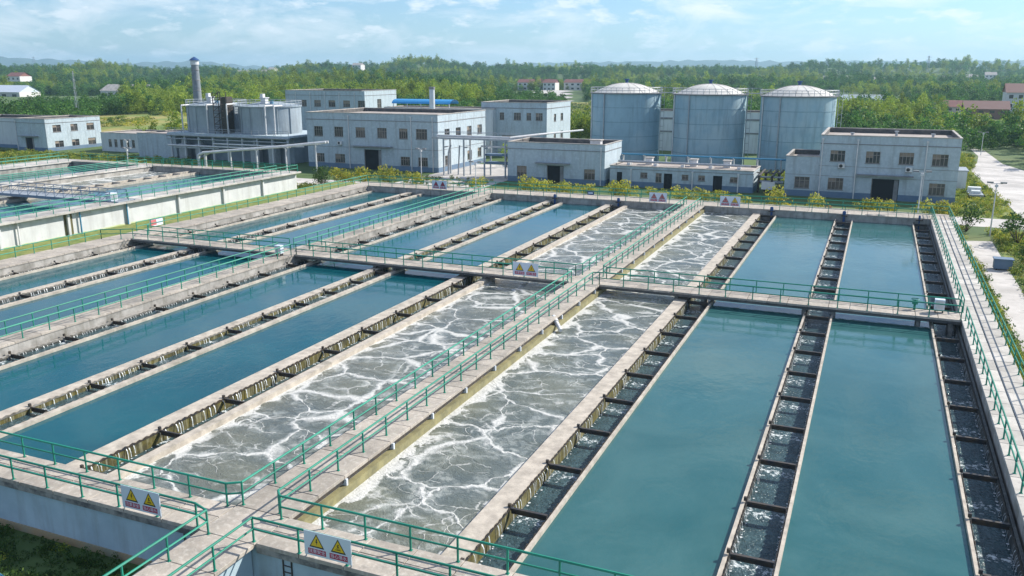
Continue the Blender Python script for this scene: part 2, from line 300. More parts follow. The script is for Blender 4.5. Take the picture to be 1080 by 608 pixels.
# ------------------------------------------------------------------ terrain
AZ = [-60, -53, -48, -45, -42, -39.5, -37.5, -34.5, -32.5, -31.2, -29.8, -28, -26, -24.3, -22, -20, -18, -16, -13, -10, -7, -4.5, -1.7, 0.5, 3.5, 7.5, 14]
ZT = [18, 19, 23, 19, 24, 20, 27, 33, 29, 26, 37, 36, 27, 20, 25, 21, 26, 27, 22, 25, 22, 28, 24, 17, 25, 20, 20]
def sst(a, b, x): t = np.clip((x - a) / (b - a), 0, 1); return t * t * (3 - 2 * t)
def hgt(x, y):
    x = np.asarray(x, float); y = np.asarray(y, float); d = np.hypot(x, y); az = np.degrees(np.arctan2(x, y))
    ridge = np.interp(az, AZ, ZT) - 11.5
    n = np.sin(x * .0061 + 1.3) * np.cos(y * .0073 + .4) + 0.6 * np.sin(x * .013 - y * .011) + 0.35 * np.sin(x * .031 + y * .027 + 2)
    h = -2.6 + sst(260, 520, d) * 1.8 * n
    h = h + np.exp(-((d - 1600) / 380) ** 2) * (ridge + 2.6 + n * 1.5)
    h = h + sst(600, 1100, d) * 4.0 * n + sst(1900, 2600, d) * (6 + 3 * n)
    h = h + np.exp(-((d - 470) / 80) ** 2 - ((az + 30.5) / 6.5) ** 2) * 8.0
    h = h + np.exp(-((d - 760) / 120) ** 2 - ((az + 33) / 9) ** 2) * 11.0
    h = h + np.exp(-((d - 380) / 70) ** 2 - ((az + 46) / 7) ** 2) * 2.5
    return h
def terrain():
    rs = [0, 20, 40, 60, 80, 100, 130, 160, 190, 220, 250] + list(np.geomspace(270, 4500, 60)) + [6000, 9000, 14000]
    v = [(0, 0, -2.6)]; f = []; n = 240; rs = rs[1:]
    for r in rs:
        t = np.arange(n) / n * 2 * np.pi; x = r * np.sin(t); y = r * np.cos(t); z = hgt(x, y)
        v += list(zip(x.tolist(), y.tolist(), z.tolist()))
    for i in range(n): f.append((0, 1 + (i + 1) % n, 1 + i))
    for j in range(len(rs) - 1):
        a = 1 + j * n; b = a + n
        for i in range(n): k = (i + 1) % n; f.append((a + i, a + k, b + k, b + i))
    bb = B(); bb.v = v; bb.f = f
    return bb.build('ground', 'grass', kind='structure', smooth=True)
terrain()
G = -2.6
def sheet(name, pts, z, mt, **t): return B().quad(*[(x, y, z) for x, y in pts]).build(name, mt, **t)
sheet('pavement', [(-112, 129.5), (20, 130), (20, 137.8), (-112, 138.5)], G + .012, 'road', kind='structure')
sheet('road', [(20, 128), (60, 122), (60, 215), (29, 209), (26.6, 222), (26.2, 262), (23.2, 262), (23.3, 240), (21.5, 222), (18.8, 205), (19.6, 165), (20, 150)], G + .02, 'road', kind='structure')
sheet('path', [(11.7, 30), (14.3, 30), (14.2, 99.5), (14.3, 119), (10.8, 118), (11.6, 100)], G + .016, 'road', kind='structure')
sheet('yard', [(-83, 139), (-64.8, 139), (-64.8, 176), (-83, 176)], G + .008, 'road', kind='structure')
sheet('lawn', [(9.5, 138), (19.9, 138), (19.4, 165), (18.7, 205), (14, 205), (12.5, 152), (9.5, 151)], G + .006, 'lawn', kind='structure')
sheet('lawn', [(14.4, 30), (60, 30), (60, 121.5), (20, 127.5), (14.6, 127.5)], G + .007, 'lawn', kind='structure')
sheet('lawn', [(26.8, 186), (60, 178), (60, 200), (28, 192)], G + .026, 'lawn', kind='structure')
def polar_sheet(name, a0, a1, d0, d1, mt, dz, n=14, **t):
    b = B(); P = []
    for j in range(n + 1):
        d = d0 + (d1 - d0) * j / n
        for i in range(n + 1): a = R(a0 + (a1 - a0) * i / n + .5 * math.sin(j * 1.7)); x, y = d * math.sin(a), d * math.cos(a); P.append((x, y, float(hgt(x, y)) + dz))
    b.v = P; b.f = [(j * (n + 1) + i, j * (n + 1) + i + 1, (j + 1) * (n + 1) + i + 1, (j + 1) * (n + 1) + i) for j in range(n) for i in range(n)]
    return b.build(name, mt, smooth=True, **t)
polar_sheet('field', -48.8, -41.3, 285, 390, 'field', .35, kind='structure')
polar_sheet('field', -19.3, -13.7, 300, 600, 'field', .3, kind='structure')
polar_sheet('lawn', 3.6, 9.5, 325, 500, 'lawn', .3, kind='structure')
polar_sheet('pavement', -21.3, -19.3, 600, 760, 'road', .5, kind='structure')
# far river / pale water patch
sheet('water', [(-62, 590), (6, 590), (6, 745), (-64, 740)], float(hgt(-30, 660)) + 2.2, settle_mat('river_water', (0.25, 0.28, 0.28), (0.3, 0.33, 0.33), 0.3), kind='structure')

def mountain(name, pts, z0, y_off, seed):
    rr = random.Random(seed); b = B(); n = 90
    a0, a1 = pts[0][0], pts[-1][0]; rows = []
    for j, (dd, k) in enumerate(((-900, 0.0), (-600, .35), (-300, .75), (0, 1.0), (400, .6), (900, 0.0))):
        row = []
        for i in range(n + 1):
            az = a0 + (a1 - a0) * i / n; h = np.interp(az, [p[0] for p in pts], [p[1] for p in pts]) + 6 * math.sin(az * 5 + j) + rr.uniform(-3, 3)
            d = y_off + dd + 120 * math.sin(az * 3 + j * 2); row.append((d * math.sin(R(az)), d * math.cos(R(az)), z0 + h * k))
        rows.append(row)
    for r in rows: b.v += r
    for j in range(len(rows) - 1):
        for i in range(n): a = j * (n + 1) + i; b.f.append((a, a + 1, a + n + 2, a + n + 1))
    return b.build(name, 'mount', kind='structure', smooth=True)
mountain('mountain', [(-62, 40), (-56, 110), (-53, 118), (-51, 100), (-48.5, 92), (-47, 70), (-45.5, 82), (-42.5, 92), (-40, 60), (-37, 40)], -5, 7500, 3)
mountain('mountain', [(-30, 20), (-24, 62), (-20, 76), (-14, 84), (-10, 92), (-6, 80), (-2, 84), (2, 78), (6, 82), (12, 70), (20, 20)], -5, 6500, 5)

# ------------------------------------------------------------------ tank block: decks and walls
SL = {}
def slab_mesh(w, l, th, mt):
    k = (round(w, 3), round(l, 3), th, mt)
    if k not in SL:
        b = B(); c = .012; x, y = w / 2 - .018, l / 2 - .018
        b.v = [(-x, -y, -th), (x, -y, -th), (x, y, -th), (-x, y, -th), (-x, -y, -c), (x, -y, -c), (x, y, -c), (-x, y, -c), (-x + c, -y + c, 0), (x - c, -y + c, 0), (x - c, y - c, 0), (-x + c, y - c, 0)]
        b.f = [(3, 2, 1, 0), (8, 9, 10, 11)] + [tuple((a + i, a + (i + 1) % 4, a + 4 + (i + 1) % 4, a + 4 + i)) for a in (0, 4) for i in range(4)]
        SL[k] = meshof(b, 'slab', mt)
    return SL[k]
def walkway(x0, x1, y0, y1, cols=1, seg=2.05, z=0.0, th=0.16, mt='deck'):
    root = thing('walkway', None, None, ((x0 + x1) / 2, (y0 + y1) / 2, z), kind='structure')
    along_y = (y1 - y0) > (x1 - x0)
    Ls, Wd = (y1 - y0, x1 - x0) if along_y else (x1 - x0, y1 - y0)
    n = max(1, round(Ls / seg)); l = Ls / n; w = Wd / cols
    for i in range(n):
        for j in range(cols):
            a = l * (i + .5); c = w * (j + .5); dz = rnd.uniform(-.006, .004)
            if along_y: inst('slab', slab_mesh(w, l, th, mt), root, (x0 + c, y0 + a, z + dz))
            else: inst('slab', slab_mesh(l, w, th, mt), root, (x0 + a, y0 + c, z + dz))
    return root
YA, YB = 23.7, 121.9            # front and back outer edges
YI0, YI1 = 25.85, 117.3         # inner edges of front and back decks
XC0, XC1 = -77.8, -74.75; XB0, XB1 = -55.1, -52.95; XM0, XM1 = -23.7, -20.95; XR0, XR1 = 7.05, 9.45
walkway(XC0, XM0 - .0, YA, YI0, 2); walkway(XM1, XR1, YA, YI0, 2)
walkway(XM0, XM1, 17.0, YI0, 1)
walkway(XC0, XR1, YI1, YB, 2, 2.4)
walkway(XC0, XC1, YI0, YI1); walkway(XB0, XB1, YI0, YI1); walkway(XM0, XM1, YI0, YI1)
walkway(XR0, XR1, YI0, YI1, 2, 2.0, mt='deckw')
for a, b_ in ((XC1, XB0), (XB1, XM0), (XM1, XR0)): walkway(a, b_, 69.0, 71.4, 2, 1.6)
def wall(label, x0, x1, y0, y1, z0, z1, mt, extra=None):
    r = thing('basin_wall', label, 'wall', ((x0 + x1) / 2, (y0 + y1) / 2, z0))
    B().box(x0, x1, y0, y1, z0, z1).build('wall_body', mt, r); return r
o = .13; zt = -.165
fr = wall('long pale blue-grey outer wall under the front walkway, stained dark along its top', XC0 + o, XR1 - o, YA + o, YI0 - o, -3.0, zt, 'frontw')
for i in range(0, 44):
    x = XC0 + 1.0 + i * 2.0
    if x > XR1 - 2.1 or (XM0 - 2 < x < XM1): continue
B().box(XC0 + .02, XM0 - .01, YA + .02, YA + o - .002, -.42, zt).build('fascia', 'fascia', fr); B().box(XM1 + .01, XR1 - .02, YA + .02, YA + o - .002, -.42, zt).build('fascia', 'fascia', fr)
B().box(XC0 - .1, XR1 + .1, YA + o - .05, YA + o - .002, -2.75, -2.25).build('splash_band', 'soil', fr)
wall('grey concrete wall under the back walkway, in shade above the far end of the basins', XC0 + o, XR1 - o, YI1 + .05, YB - o, -3.0, zt, 'wallc')
wall('leftmost deck wall, sunlit face below the walkway beside the tall white wall', XC0 + o, XC1 - .08, YI0 - o + .01, YI1 + .04, -3.0, zt, 'wallc')
wall('second deck wall from the left, sunlit concrete face above a narrow weir trough', XB0 + .08, XB1 - .08, YI0 - o + .01, YI1 + .04, -3.0, zt, 'wallc')
cw = wall('central walkway wall with olive mossy face between the two foaming basins', XM0 + .08, XM1 - .22, YI0 - o + .01, YI1 + .04, -3.0, zt, 'wallc')
B().box(XM1 - .219, XM1 + .10, YI0 + .01, YI1 + .03, -3.0, -.52).build('mossy_ledge', 'olive', cw)
B().box(XM1 - .217, XM1 - .11, YI0 + .02, YI1 + .02, -.40, -.20).build('pipe_sleeve', 'steel', cw)
for y in np.arange(30, 117, 4.2): B().box(XM1 - .21, XM1 + .03, y, y + .12, -.52, -.20).build('clip', 'white_s', cw)
B().cyl((-21.1, 58.2, -.25), (-20.3, 57.3, -.75), .16, 10).cyl((-21.3, 58.4, -.1), (-20.9, 58.0, -.35), .2, 10).build('outlet_pipe', 'pipew', cw)
rw = wall('rightmost outer wall carrying the long railed walkway beside the path', XR0 + .06, XR1 - o, YI0 - o + .01, YI1 + .04, -3.0, zt, 'wallc')
wall('wall stub carrying the walkway that runs on towards the viewer', XM0 + .3, XM1 - .3, 16.9, YA + o - .06, -2.7, zt, 'frontw')
for (x, y) in ((XM1 + 1.4, YA + .1), (XM0 - .8, YA + .1)):
    l = thing('ladder', 'black ladder on the shaded front wall %s the central walkway' % ('right of' if x > XM1 else 'left of'), 'ladder', (x, y, -2.6))
    b = B().cyl((x - .2, y, -2.6), (x - .2, y, -.2), .03).cyl((x + .2, y, -2.6), (x + .2, y, -.2), .03); b.build('side_rail', 'steel', l)
    for k in range(8): B().cyl((x - .2, y, -2.4 + k * .28), (x + .2, y, -2.4 + k * .28), .022, 6).build('rung', 'steel', l)
# bridge beams and piers
for a, b_, nm in ((XC1, XB0, 'left'), (XB1, XM0, 'middle'), (XM1, XR0, 'right')):
    r = thing('bridge_beam', 'dark-edged concrete beams and piers under the %s span of the cross bridge' % nm, 'bridge', ((a + b_) / 2, 70.2, -2))
    B().box(a - .05, b_ + .03, 69.06, 69.36, -.38, zt).build('beam', 'tar_shade', r); B().box(a - .05, b_ + .03, 71.04, 71.34, -.38, zt).build('beam', 'fascia', r)
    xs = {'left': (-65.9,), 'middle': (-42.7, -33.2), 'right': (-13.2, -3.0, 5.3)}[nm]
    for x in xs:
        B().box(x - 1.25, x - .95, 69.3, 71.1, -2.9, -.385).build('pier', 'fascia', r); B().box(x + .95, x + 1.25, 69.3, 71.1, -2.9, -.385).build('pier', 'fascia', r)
# water sheets
ZW = -0.92
def water(x0, x1, y0, y1, z, mt): return B().quad((x0, y0, z), (x1, y0, z), (x1, y1, z), (x0, y1, z)).build('water', mt, kind='structure')
for a, b_ in ((-73.6, -67.3), (-64.6, -55.0), (-51.1, -44.0), (-41.3, -34.9)): water(a, b_, YI0 - .2, YI1 + .2, ZW, 'w_left')
for a, b_ in ((-11.35, -4.05), (-1.9, 5.07)): water(a, b_, YI0 - .2, YI1 + .2, ZW, 'w_right')
water(-31.8, -23.6, YI0 - .2, YI1 + .2, ZW, 'aerL'); water(-20.9, -14.35, YI0 - .2, YI1 + .2, ZW, 'aerR')
# weir troughs
def trough(label, xa, xb, wl, wr, ml, mr_, y0, rung0, dy=4.62, z=-.62, inner_l='darkwall', inner_r='darkwall', zc=-1.45, dark=True, bw=.07, seed=1):
    """two weir walls xa..xa+wl and xb-wr..xb with a channel of falling water between"""
    rr = random.Random(seed); r = thing('weir_trough', label, 'weir trough', ((xa + xb) / 2, 71.5, -2))
    Y0, Y1 = YI0 + .02, YI1 - .02
    for (a, b_, mt, inner, side) in ((xa, xa + wl, ml, inner_l, 1), (xb - wr, xb, mr_, inner_r, -1)):
        if a == b_: continue
        top = z if b_ - a > .5 else z - .1
        B().box(a, b_, Y0, Y1, -2.9, top).build('weir_wall', mt, r)
        xi = b_ if side == 1 else a
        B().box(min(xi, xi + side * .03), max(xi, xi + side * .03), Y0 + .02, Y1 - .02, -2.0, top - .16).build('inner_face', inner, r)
        b = B(); p = .46; xk = xi + side * .05; t0 = top - .12; n = int((Y1 - Y0) / p)
        for i in range(n):
            ya = Y0 + i * p; hh = top + .02 + rr.uniform(-.015, .02)
            k = len(b.v); b.v += [(xk, ya, t0), (xk, ya + p, t0), (xk, ya + p, hh - .08), (xk, ya + p * .55, hh), (xk, ya + p * .45, hh), (xk, ya, hh - .08)]
            b.v += [(xk + side * .02, q[1], q[2]) for q in b.v[k:k + 6]]
            b.f += [tuple(range(k, k + 6)), tuple(range(k + 11, k + 5, -1))] + [(k + i2, k + 6 + i2, k + 7 + i2, k + i2 + 1) for i2 in (2, 3, 4)]
        b.build('weir_plate', 'steel' if dark else 'palesteel', r)
        b = B(); p = .23; n = int((Y1 - Y0) / p)
        for i in range(n):
            ya = Y0 + i * p + rr.uniform(-.07, .07)
            if rr.random() < (.55 if inner == 'moss' else .3): continue
            w = rr.uniform(.006, .028); q = side * rr.uniform(.03, .13); e_ = rr.uniform(.3, 1.0); pr = [(xk + side * .03, top - .12), (xk + side * .03 + q * .5, top - .2), (xk + side * .03 + q * .9, top - .2 - .3 * e_), (xk + side * .03 + q, max(zc - .01, top - .3 - .6 * e_))]
            for (xa_, za), (xb_, zb) in zip(pr, pr[1:]):
                b.quad((xa_, ya - w, za), (xa_, ya + w, za), (xb_, ya + w * 1.3, zb), (xb_, ya - w * 1.3, zb))
        if top - zc > .4:
            for i in range(int((Y1 - Y0) / .45)):
                ya = Y0 + i * .45 + rr.uniform(-.2, .2); q = rr.uniform(.03, .14); s_ = rr.uniform(.02, .09)
                b.quad((xk + side * q, ya - s_, zc + .02), (xk + side * (q + s_), ya - s_ * .3, zc + .03), (xk + side * (q + s_ * .8), ya + s_, zc + .02), (xk + side * (q - .05), ya + s_ * .6, zc + .03))
        b.build('falling_water', 'jet', r, kind='stuff')
    xi0, xi1 = xa + wl, xb - wr
    B().quad((xi0, Y0, zc), (xi1, Y0, zc), (xi1, Y1, zc), (xi0, Y1, zc)).build('channel_water', 'flow', r)
    y = rung0
    while y - dy > Y0: y -= dy
    bar = meshof(B().box(xi0 + .09, xi1 - .09, -bw, bw, z - .13, z - .02).box(xi0 + .09, xi1 - .09, -.015, .015, z - .30, z - .13).box(xi0 - .06, xi0 + .08, -.06, .06, z - .02, z + .16), 'crossbar', 'steel')
    while y < Y1: inst('crossbar', bar, r, (0, y, 0)); y += dy
    return r
trough('foam-edged weir trough with mossy wall right of the central foaming basin', -14.35, -11.35, 1.0, .14, 'cream', 'cream', 0, 31.3, 4.72, inner_l='moss', seed=1)
trough('weir trough between the two right-hand settling basins, splashing white water', -4.05, -1.9, .16, .14, 'cream', 'cream', 0, 31.35, seed=2)
trough('rightmost weir trough, dark channel against the outer walkway wall', 5.07, 6.98, .14, .14, 'cream', 'darkwall', 0, 33.6, seed=3)
trough('weir trough with mossy inner wall left of the left foaming basin', -34.9, -31.65, 1.05, .55, 'cream', 'cream', 0, 41.6, 4.95, inner_l='moss', inner_r='moss', zc=-1.35, bw=.05, seed=4)
trough('weir trough with broad pale edge between the two blue basins left of the foam', -44.0, -41.3, .85, .38, 'cream', 'cream', 0, 35.4, 4.1, zc=-1.02, dark=False, bw=.028, inner_l='moss', inner_r='moss', seed=5)
trough('narrow weir trough running along the foot of the second deck wall', -52.9, -51.05, .14, .2, 'wallc', 'cream', 0, 37.4, 4.3, zc=-.98, dark=False, bw=.028, seed=6)
trough('weir trough between the two far left blue basins', -67.3, -64.6, .85, .38, 'cream', 'cream', 0, 35.0, 4.6, zc=-1.0, dark=False, bw=.028, seed=7)
trough('weir trough along the foot of the leftmost deck wall', -74.7, -73.55, .12, .18, 'wallc', 'cream', 0, 36.0, 4.6, zc=-.98, dark=False, bw=.028, seed=8)

# ------------------------------------------------------------------ railings
POST = meshof(B().cyl((0, 0, 0), (0, 0, 1.05), .045, 6).box(-.07, .07, -.07, .07, 0, .015), 'post', 'green')
def railing(label, pts, z=0.0, mt='green', gap=2.1, h=1.05, end_drop=False):
    P = [Vector((p[0], p[1], p[2] if len(p) > 2 else z)) for p in pts]
    r = thing('railing', label, 'railing', tuple(P[0]))
    B().tube([tuple(p + Vector((0, 0, h))) for p in P], .05).build('top_rail', mt, r)
    B().tube([tuple(p + Vector((0, 0, h * .53))) for p in P], .042).build('middle_rail', mt, r)
    done = set()
    for a, b_ in zip(P, P[1:]):
        d = (b_ - a).length; n = max(1, round(d / gap))
        for i in range(n + 1):
            q = a.lerp(b_, i / n); k = (round(q.x, 1), round(q.y, 1))
            if k in done: continue
            done.add(k); inst('post', POST, r, tuple(q))
    return r
BX = (69.12, 71.28)
railing('near green railing of the front walkway, left part with a warning sign', [(-79.5, YA + .12), (-23.95, YA + .12), (-23.15, YA - .15), (-23.15, 17.2)])
railing('far green railing of the front walkway between the second wall and the left foaming basin', [(-52.6, 25.65), (-24.0, 25.65), (-23.45, 26.0), (-23.45, 68.8), (-24.0, BX[0]), (-52.7, BX[0]), (-53.15, 68.6), (-53.15, 26.1), (-52.6, 25.65)][0:4])
railing('near green railing of the front walkway, right part with a warning sign', [(-21.1, 17.2), (-21.1, YA + .1), (9.2, YA + .12)])
railing('right green railing of the central walkway bending round the front walkway', [(7.3, 25.65), (-21.2, 25.65), (-21.55, 26.0), (-21.55, 68.9), (-21.0, BX[0])])
railing('near green railing of the right span of the cross bridge', [(-21.0, BX[0]), (7.0, BX[0])])
railing('near green railing of the middle bridge span, warning sign at its right end', [(-23.9, BX[0]), (-52.8, BX[0])])
railing('far green railing of the right span of the cross bridge', [(7.0, BX[1]), (-21.0, BX[1])])
railing('far green railing of the middle span of the cross bridge', [(-23.9, BX[1]), (-52.8, BX[1])])
railing('right green railing of the central walkway beyond the bridge', [(-21.0, BX[1]), (-21.5, 71.9), (-21.5, 117.4)])
railing('left green railing of the central walkway beyond the bridge', [(-23.9, BX[1]), (-23.45, 71.9), (-23.45, 117.4)])
railing('right green railing of the second walkway before the bridge', [(-53.2, 26.0), (-53.2, 68.8), (-52.8, BX[0])])
railing('right green railing of the second walkway beyond the bridge', [(-52.8, BX[1]), (-53.2, 72), (-53.2, 117.4)])
railing('left green railing of the second walkway before the bridge', [(-54.85, 26.0), (-54.85, 68.9)])
railing('left green railing of the second walkway beyond the bridge', [(-54.85, 71.5), (-54.85, 117.4)])
railing('near green railing of the left span of the cross bridge', [(-55.2, BX[0]), (-74.6, BX[0]), (-75.6, 68.4), (-77.55, 67.5)])
railing('far green railing of the left span of the cross bridge', [(-55.2, BX[1]), (-74.6, BX[1]), (-75.2, 72.0)])
railing('green railing of the leftmost walkway below the tall white wall', [(-77.55, 26.0), (-77.55, 67.5)])
railing('green railing of the leftmost walkway beyond the bridge', [(-77.55, 72.5), (-77.55, 121.7)])
railing('inner green railing of the rightmost walkway before the bridge', [(7.3, 25.65), (7.3, 69.0)])
railing('inner green railing of the rightmost walkway beyond the bridge', [(7.3, 71.4), (7.3, 121.2)])
railing('outer green railing of the rightmost walkway beside the path', [(9.3, 24.0), (9.3, 121.7)])
railing('near green railing of the back walkway between the left walls', [(-74.7, 117.45), (-55.1, 117.45)])
railing('near green railing of the back walkway behind the middle basins', [(-52.9, 117.45), (-23.8, 117.45)])
railing('near green railing of the back walkway behind the right basins', [(-21.2, 117.45), (7.2, 117.45)])
railing('far green railing of the back walkway in front of the shrubs', [(-77.5, 121.7), (9.3, 121.7)])

# ------------------------------------------------------------------ warning signs
def text_mesh(s, size):
    cu = bpy.data.curves.new('t', 'FONT'); cu.body = s; cu.size = size; cu.align_x = 'CENTER'; cu.align_y = 'CENTER'; cu.extrude = 0.003; cu.resolution_u = 2
    ob = bpy.data.objects.new('t', cu); C.objects.link(ob); bpy.context.view_layer.update()
    me = bpy.data.meshes.new_from_object(ob); bpy.data.objects.remove(ob); me.transform(Matrix.Rotation(math.pi / 2, 4, 'X')); return me
TX = [text_mesh('注意安全', .2), text_mesh('当心落水', .2)]
for t in TX: t.materials.clear(); t.materials.append(M['white_s'])
def poly(pts, y, z0=0):  return [(x, y, z) for x, z in pts]
def sign(label, x0, y, z0, w, h, tri=('yellow', 'yellow')):
    r = thing('warning_sign', label, 'sign', (x0 + w / 2, y, z0), group='warning signs on the railings')
    B().box(x0, x0 + w, y - .02, y, z0, z0 + h).build('board', 'white_s', r)
    B().box(x0 + .02, x0 + .07, y - .001, y + .05, z0 - .15, z0 + h - .1).box(x0 + w - .07, x0 + w - .02, y - .001, y + .05, z0 - .15, z0 + h - .1).build('bracket', 'greym', r)
    for i in (0, 1):
        cx = x0 + w * (.27 + .46 * i); yy = y - .021; s = h * .30; cz = z0 + h * .63
        def tri_(s, d, mt):
            b = B(); P = [(cx - s * 1.1, cz - s * .9), (cx + s * 1.1, cz - s * .9), (cx, cz + s)]
            b.v = [(a, yy - d, c) for a, c in P] + [(a, yy, c) for a, c in P]; b.f = [(0, 1, 2), (0, 3, 4, 1), (1, 4, 5, 2), (2, 5, 3, 0)]; return b.build('triangle', mt, r)
        tri_(s, .004, 'black'); tri_(s * .78, .008, tri[i])
        b = B()
        if i == 0:
            L_ = [(-.02, .42), (.16, .42), (.05, .1), (.18, .1), (-.06, -.5), (-.0, -.08), (-.14, -.08)]
            b.v = [(cx + a * s, yy - .011, cz - s * .1 + c * s) for a, c in L_]; b.f = [tuple(range(len(L_)))[::-1][::-1]]
        else:
            b.cyl((cx + .02 * s, yy - .009, cz + .2 * s), (cx + .02 * s, yy - .012, cz + .2 * s), .1 * s, 10)
            for q in ([(-.18, .08), (-.05, .12), (.2, -.12), (.08, -.2)], [(-.05, -.05), (.05, -.02), (-.12, -.3), (-.22, -.28)], [(-.4, -.42), (.42, -.42), (.4, -.5), (-.4, -.5)], [(-.15, -.36), (.3, -.3), (.32, -.36), (-.1, -.41)]):
                b.quad(*[(cx + a * s, yy - .011, cz + c * s) for a, c in q])
        b.build('pictogram', 'black', r)
        bw = w * .19
        B().box(cx - bw, cx + bw, yy - .004, yy, z0 + h * .08, z0 + h * .30).build('red_band', 'red', r)
        o = inst('lettering', TX[i], r, (cx, yy - .006, z0 + h * .19)); k = bw * 2 / .86; o.scale = (k, 1, k * .95)
    return r
sign('white warning board with two yellow triangles on the left front railing', -27.9, YA + .06, .10, 2.1, 1.02)
sign('white warning board with two yellow triangles on the right front railing, nearest the viewer', -18.62, YA + .06, .10, 2.1, 1.02)
sign('white warning board with two yellow triangles on the middle bridge span', -29.1, BX[0] - .06, .12, 2.45, 1.2)
sign('white board with one red and one yellow triangle, back railing right of the central walkway', -18.9, 117.38, .1, 2.7, 1.35, ('redtri', 'yellow'))
sign('white board with two red triangles on back railing, left of the central walkway', -28.7, 117.38, .1, 2.5, 1.3, ('redtri', 'redtri'))
sign('faded board with two dark red triangles on the back railing behind the left basins', -63.1, 117.38, .1, 2.55, 1.3, ('red', 'red'))
b = thing('notice_board', 'small blue notice on the back railing left of the red triangle board', 'sign', (-37.3, 117.36, .6))
B().box(-37.8, -36.8, 117.33, 117.37, .55, 1.1).build('board', 'blue', b); B().box(-37.65, -36.95, 117.325, 117.329, .7, .95).build('print', 'white_s', b)

b = thing('notice_board', 'small pink and white notice on the railing below the tall white wall', 'sign', (-77.6, 75.5, .2))
B().box(-77.66, -77.62, 74.6, 76.6, .15, 1.0).build('board', 'white_s', b); B().box(-77.615, -77.61, 74.7, 75.6, .25, .9).build('print', 'redtri', b)
# ------------------------------------------------------------------ upper tank block on the left
Z2 = 2.5
walkway(-86.2, -83.05, 22, 111.3, 1, 2.5, Z2, .2, 'deckw'); walkway(-114, -111.4, 22, 108.9, 1, 2.5, Z2, .2, 'deckw'); walkway(-130, -86.2, 108.9, 111.3, 1, 2.5, Z2, .2); walkway(-136, -130, 22, 111.3, 1, 3, Z2, .2, 'deckw')
ww = wall('tall sunlit white wall of the upper tanks with thin pilasters', -85.9, -83.85, 22.2, 111.0, -2.7, Z2 - .205, 'white')
B().box(-83.87, -83.82, 22.3, 110.9, -.62, -.2).build('green_stain', mat('algae', (.42, .5, .2), .9, (.6, .62, .5), .8), ww)
for y in np.arange(26, 111, 8.5): B().box(-83.85, -83.55, y, y + .3, -2.6, Z2 - .21).build('pilaster', 'white', ww)
for y in (62.3, 77.0, 70.2): B().cyl((-83.6, y, -.9), (-83.6, y, Z2 - .22), .09, 8).build('downpipe', 'pipew' if y < 70 else 'pipeb', ww)
B().box(-83.85, -83.8, 68.2, 69.3, -.6, Z2 - .4).build('rust_stain', 'moss', ww)
wall('end wall of the upper tanks facing the round tanks', -135.8, -86.3, 109.1, 111.1, -2.7, Z2 - .205, 'wallc')
wall('inner wall between the upper tanks under the second upper walkway', -113.8, -111.6, 22.2, 108.95, -2.7, Z2 - .205, 'wallc')
wall('leftmost wall of the upper tanks at the edge of the picture', -135.8, -130.2, 22.2, 109.05, -2.7, Z2 - .205, 'wallc')
water(-101.6, -85.85, 22.2, 109.1, 1.5, 'w_left'); water(-130.3, -113.7, 22.2, 109.1, 1.5, 'w_left'); water(-111.7, -103.6, 22.2, 109.1, 1.55, 'aerF')
u = thing('weir_trough', 'pale weir ledge across the upper tanks on the left', 'weir trough', (-102.6, 65, -2))
B().box(-103.6, -103.2, 22.3, 109.0, -2, 1.95).build('weir_wall', 'cream', u); B().box(-101.9, -101.6, 22.3, 109.0, -2, 1.85).build('weir_wall', 'cream', u)
B().quad((-103.2, 22.4, 1.3), (-101.9, 22.4, 1.3), (-101.9, 108.9, 1.3), (-103.2, 108.9, 1.3)).build('channel_water', 'flow', u)
for y in np.arange(30, 108, 3.0): B().box(-103.4, -101.7, y, y + .25, 1.7, 2.02).build('crossbar', 'cream', u)
railing('outer green railing above the tall white wall', [(-83.5, 22.5), (-83.5, 111.0)], Z2)
railing('inner green railing above the tall white wall beyond the truss bridge', [(-85.9, 79.3), (-85.9, 108.9), (-111.4, 108.9)], Z2)
railing('inner green railing above the tall white wall before the truss bridge', [(-85.9, 22.5), (-85.9, 74.5)], Z2)
railing('right green railing of the second upper walkway', [(-111.7, 22.5), (-111.7, 108.0)], Z2)
railing('left green railing of the second upper walkway', [(-113.7, 22.5), (-113.7, 108.0)], Z2)
railing('green railing along the far end wall of the upper tanks', [(-130, 111.0), (-83.6, 111.0)], Z2)
railing('right green railing of the leftmost upper walkway', [(-130.3, 22.5), (-130.3, 108.5)], Z2)
railing('left green railing of the leftmost upper walkway', [(-135.5, 22.5), (-135.5, 111)], Z2)
tb = thing('truss_bridge', 'blue-grey steel truss footbridge over the upper tank on the left', 'footbridge', (-95, 77, Z2))
for i in range(9): B().box(-105 + i * 2.4, -102.62 + i * 2.4, 75.7, 78.1, Z2 + .02, Z2 + .10).build('deck_panel', 'greym', tb)
for y in (75.6, 78.2):
    B().box(-105, -83.4, y - .05, y + .05, Z2 - .22, Z2 + .12).build('girder', 'truss', tb)
    b = B().tube([(-105, y, Z2 + 1.2), (-84.5, y, Z2 + 1.2)], .05).tube([(-105, y, Z2 + .65), (-84.5, y, Z2 + .65)], .035)
    b.build('handrail', 'truss', tb)
    for i in range(14): x = -105 + i * 1.57; B().cyl((x, y, Z2), (x, y, Z2 + 1.2), .04, 6).build('upright', 'truss', tb)
    b = B()
    for i in range(13): x = -105 + i * 1.57; b.cyl((x, y, Z2 + .1), (x + 1.57, y, Z2 + 1.15), .025, 5)
    b.build('lattice', 'truss', tb)
sc = thing('control_cabinet', 'pale blue control cabinet at the end of the truss footbridge', 'cabinet', (-85.2, 76.9, Z2))
B().box(-85.7, -84.8, 75.9, 76.9, Z2 + .10, Z2 + 1.0).build('body', 'white_s', sc); B().box(-84.79, -84.76, 76.0, 76.8, Z2 + .2, Z2 + .92).build('door', 'greym', sc)

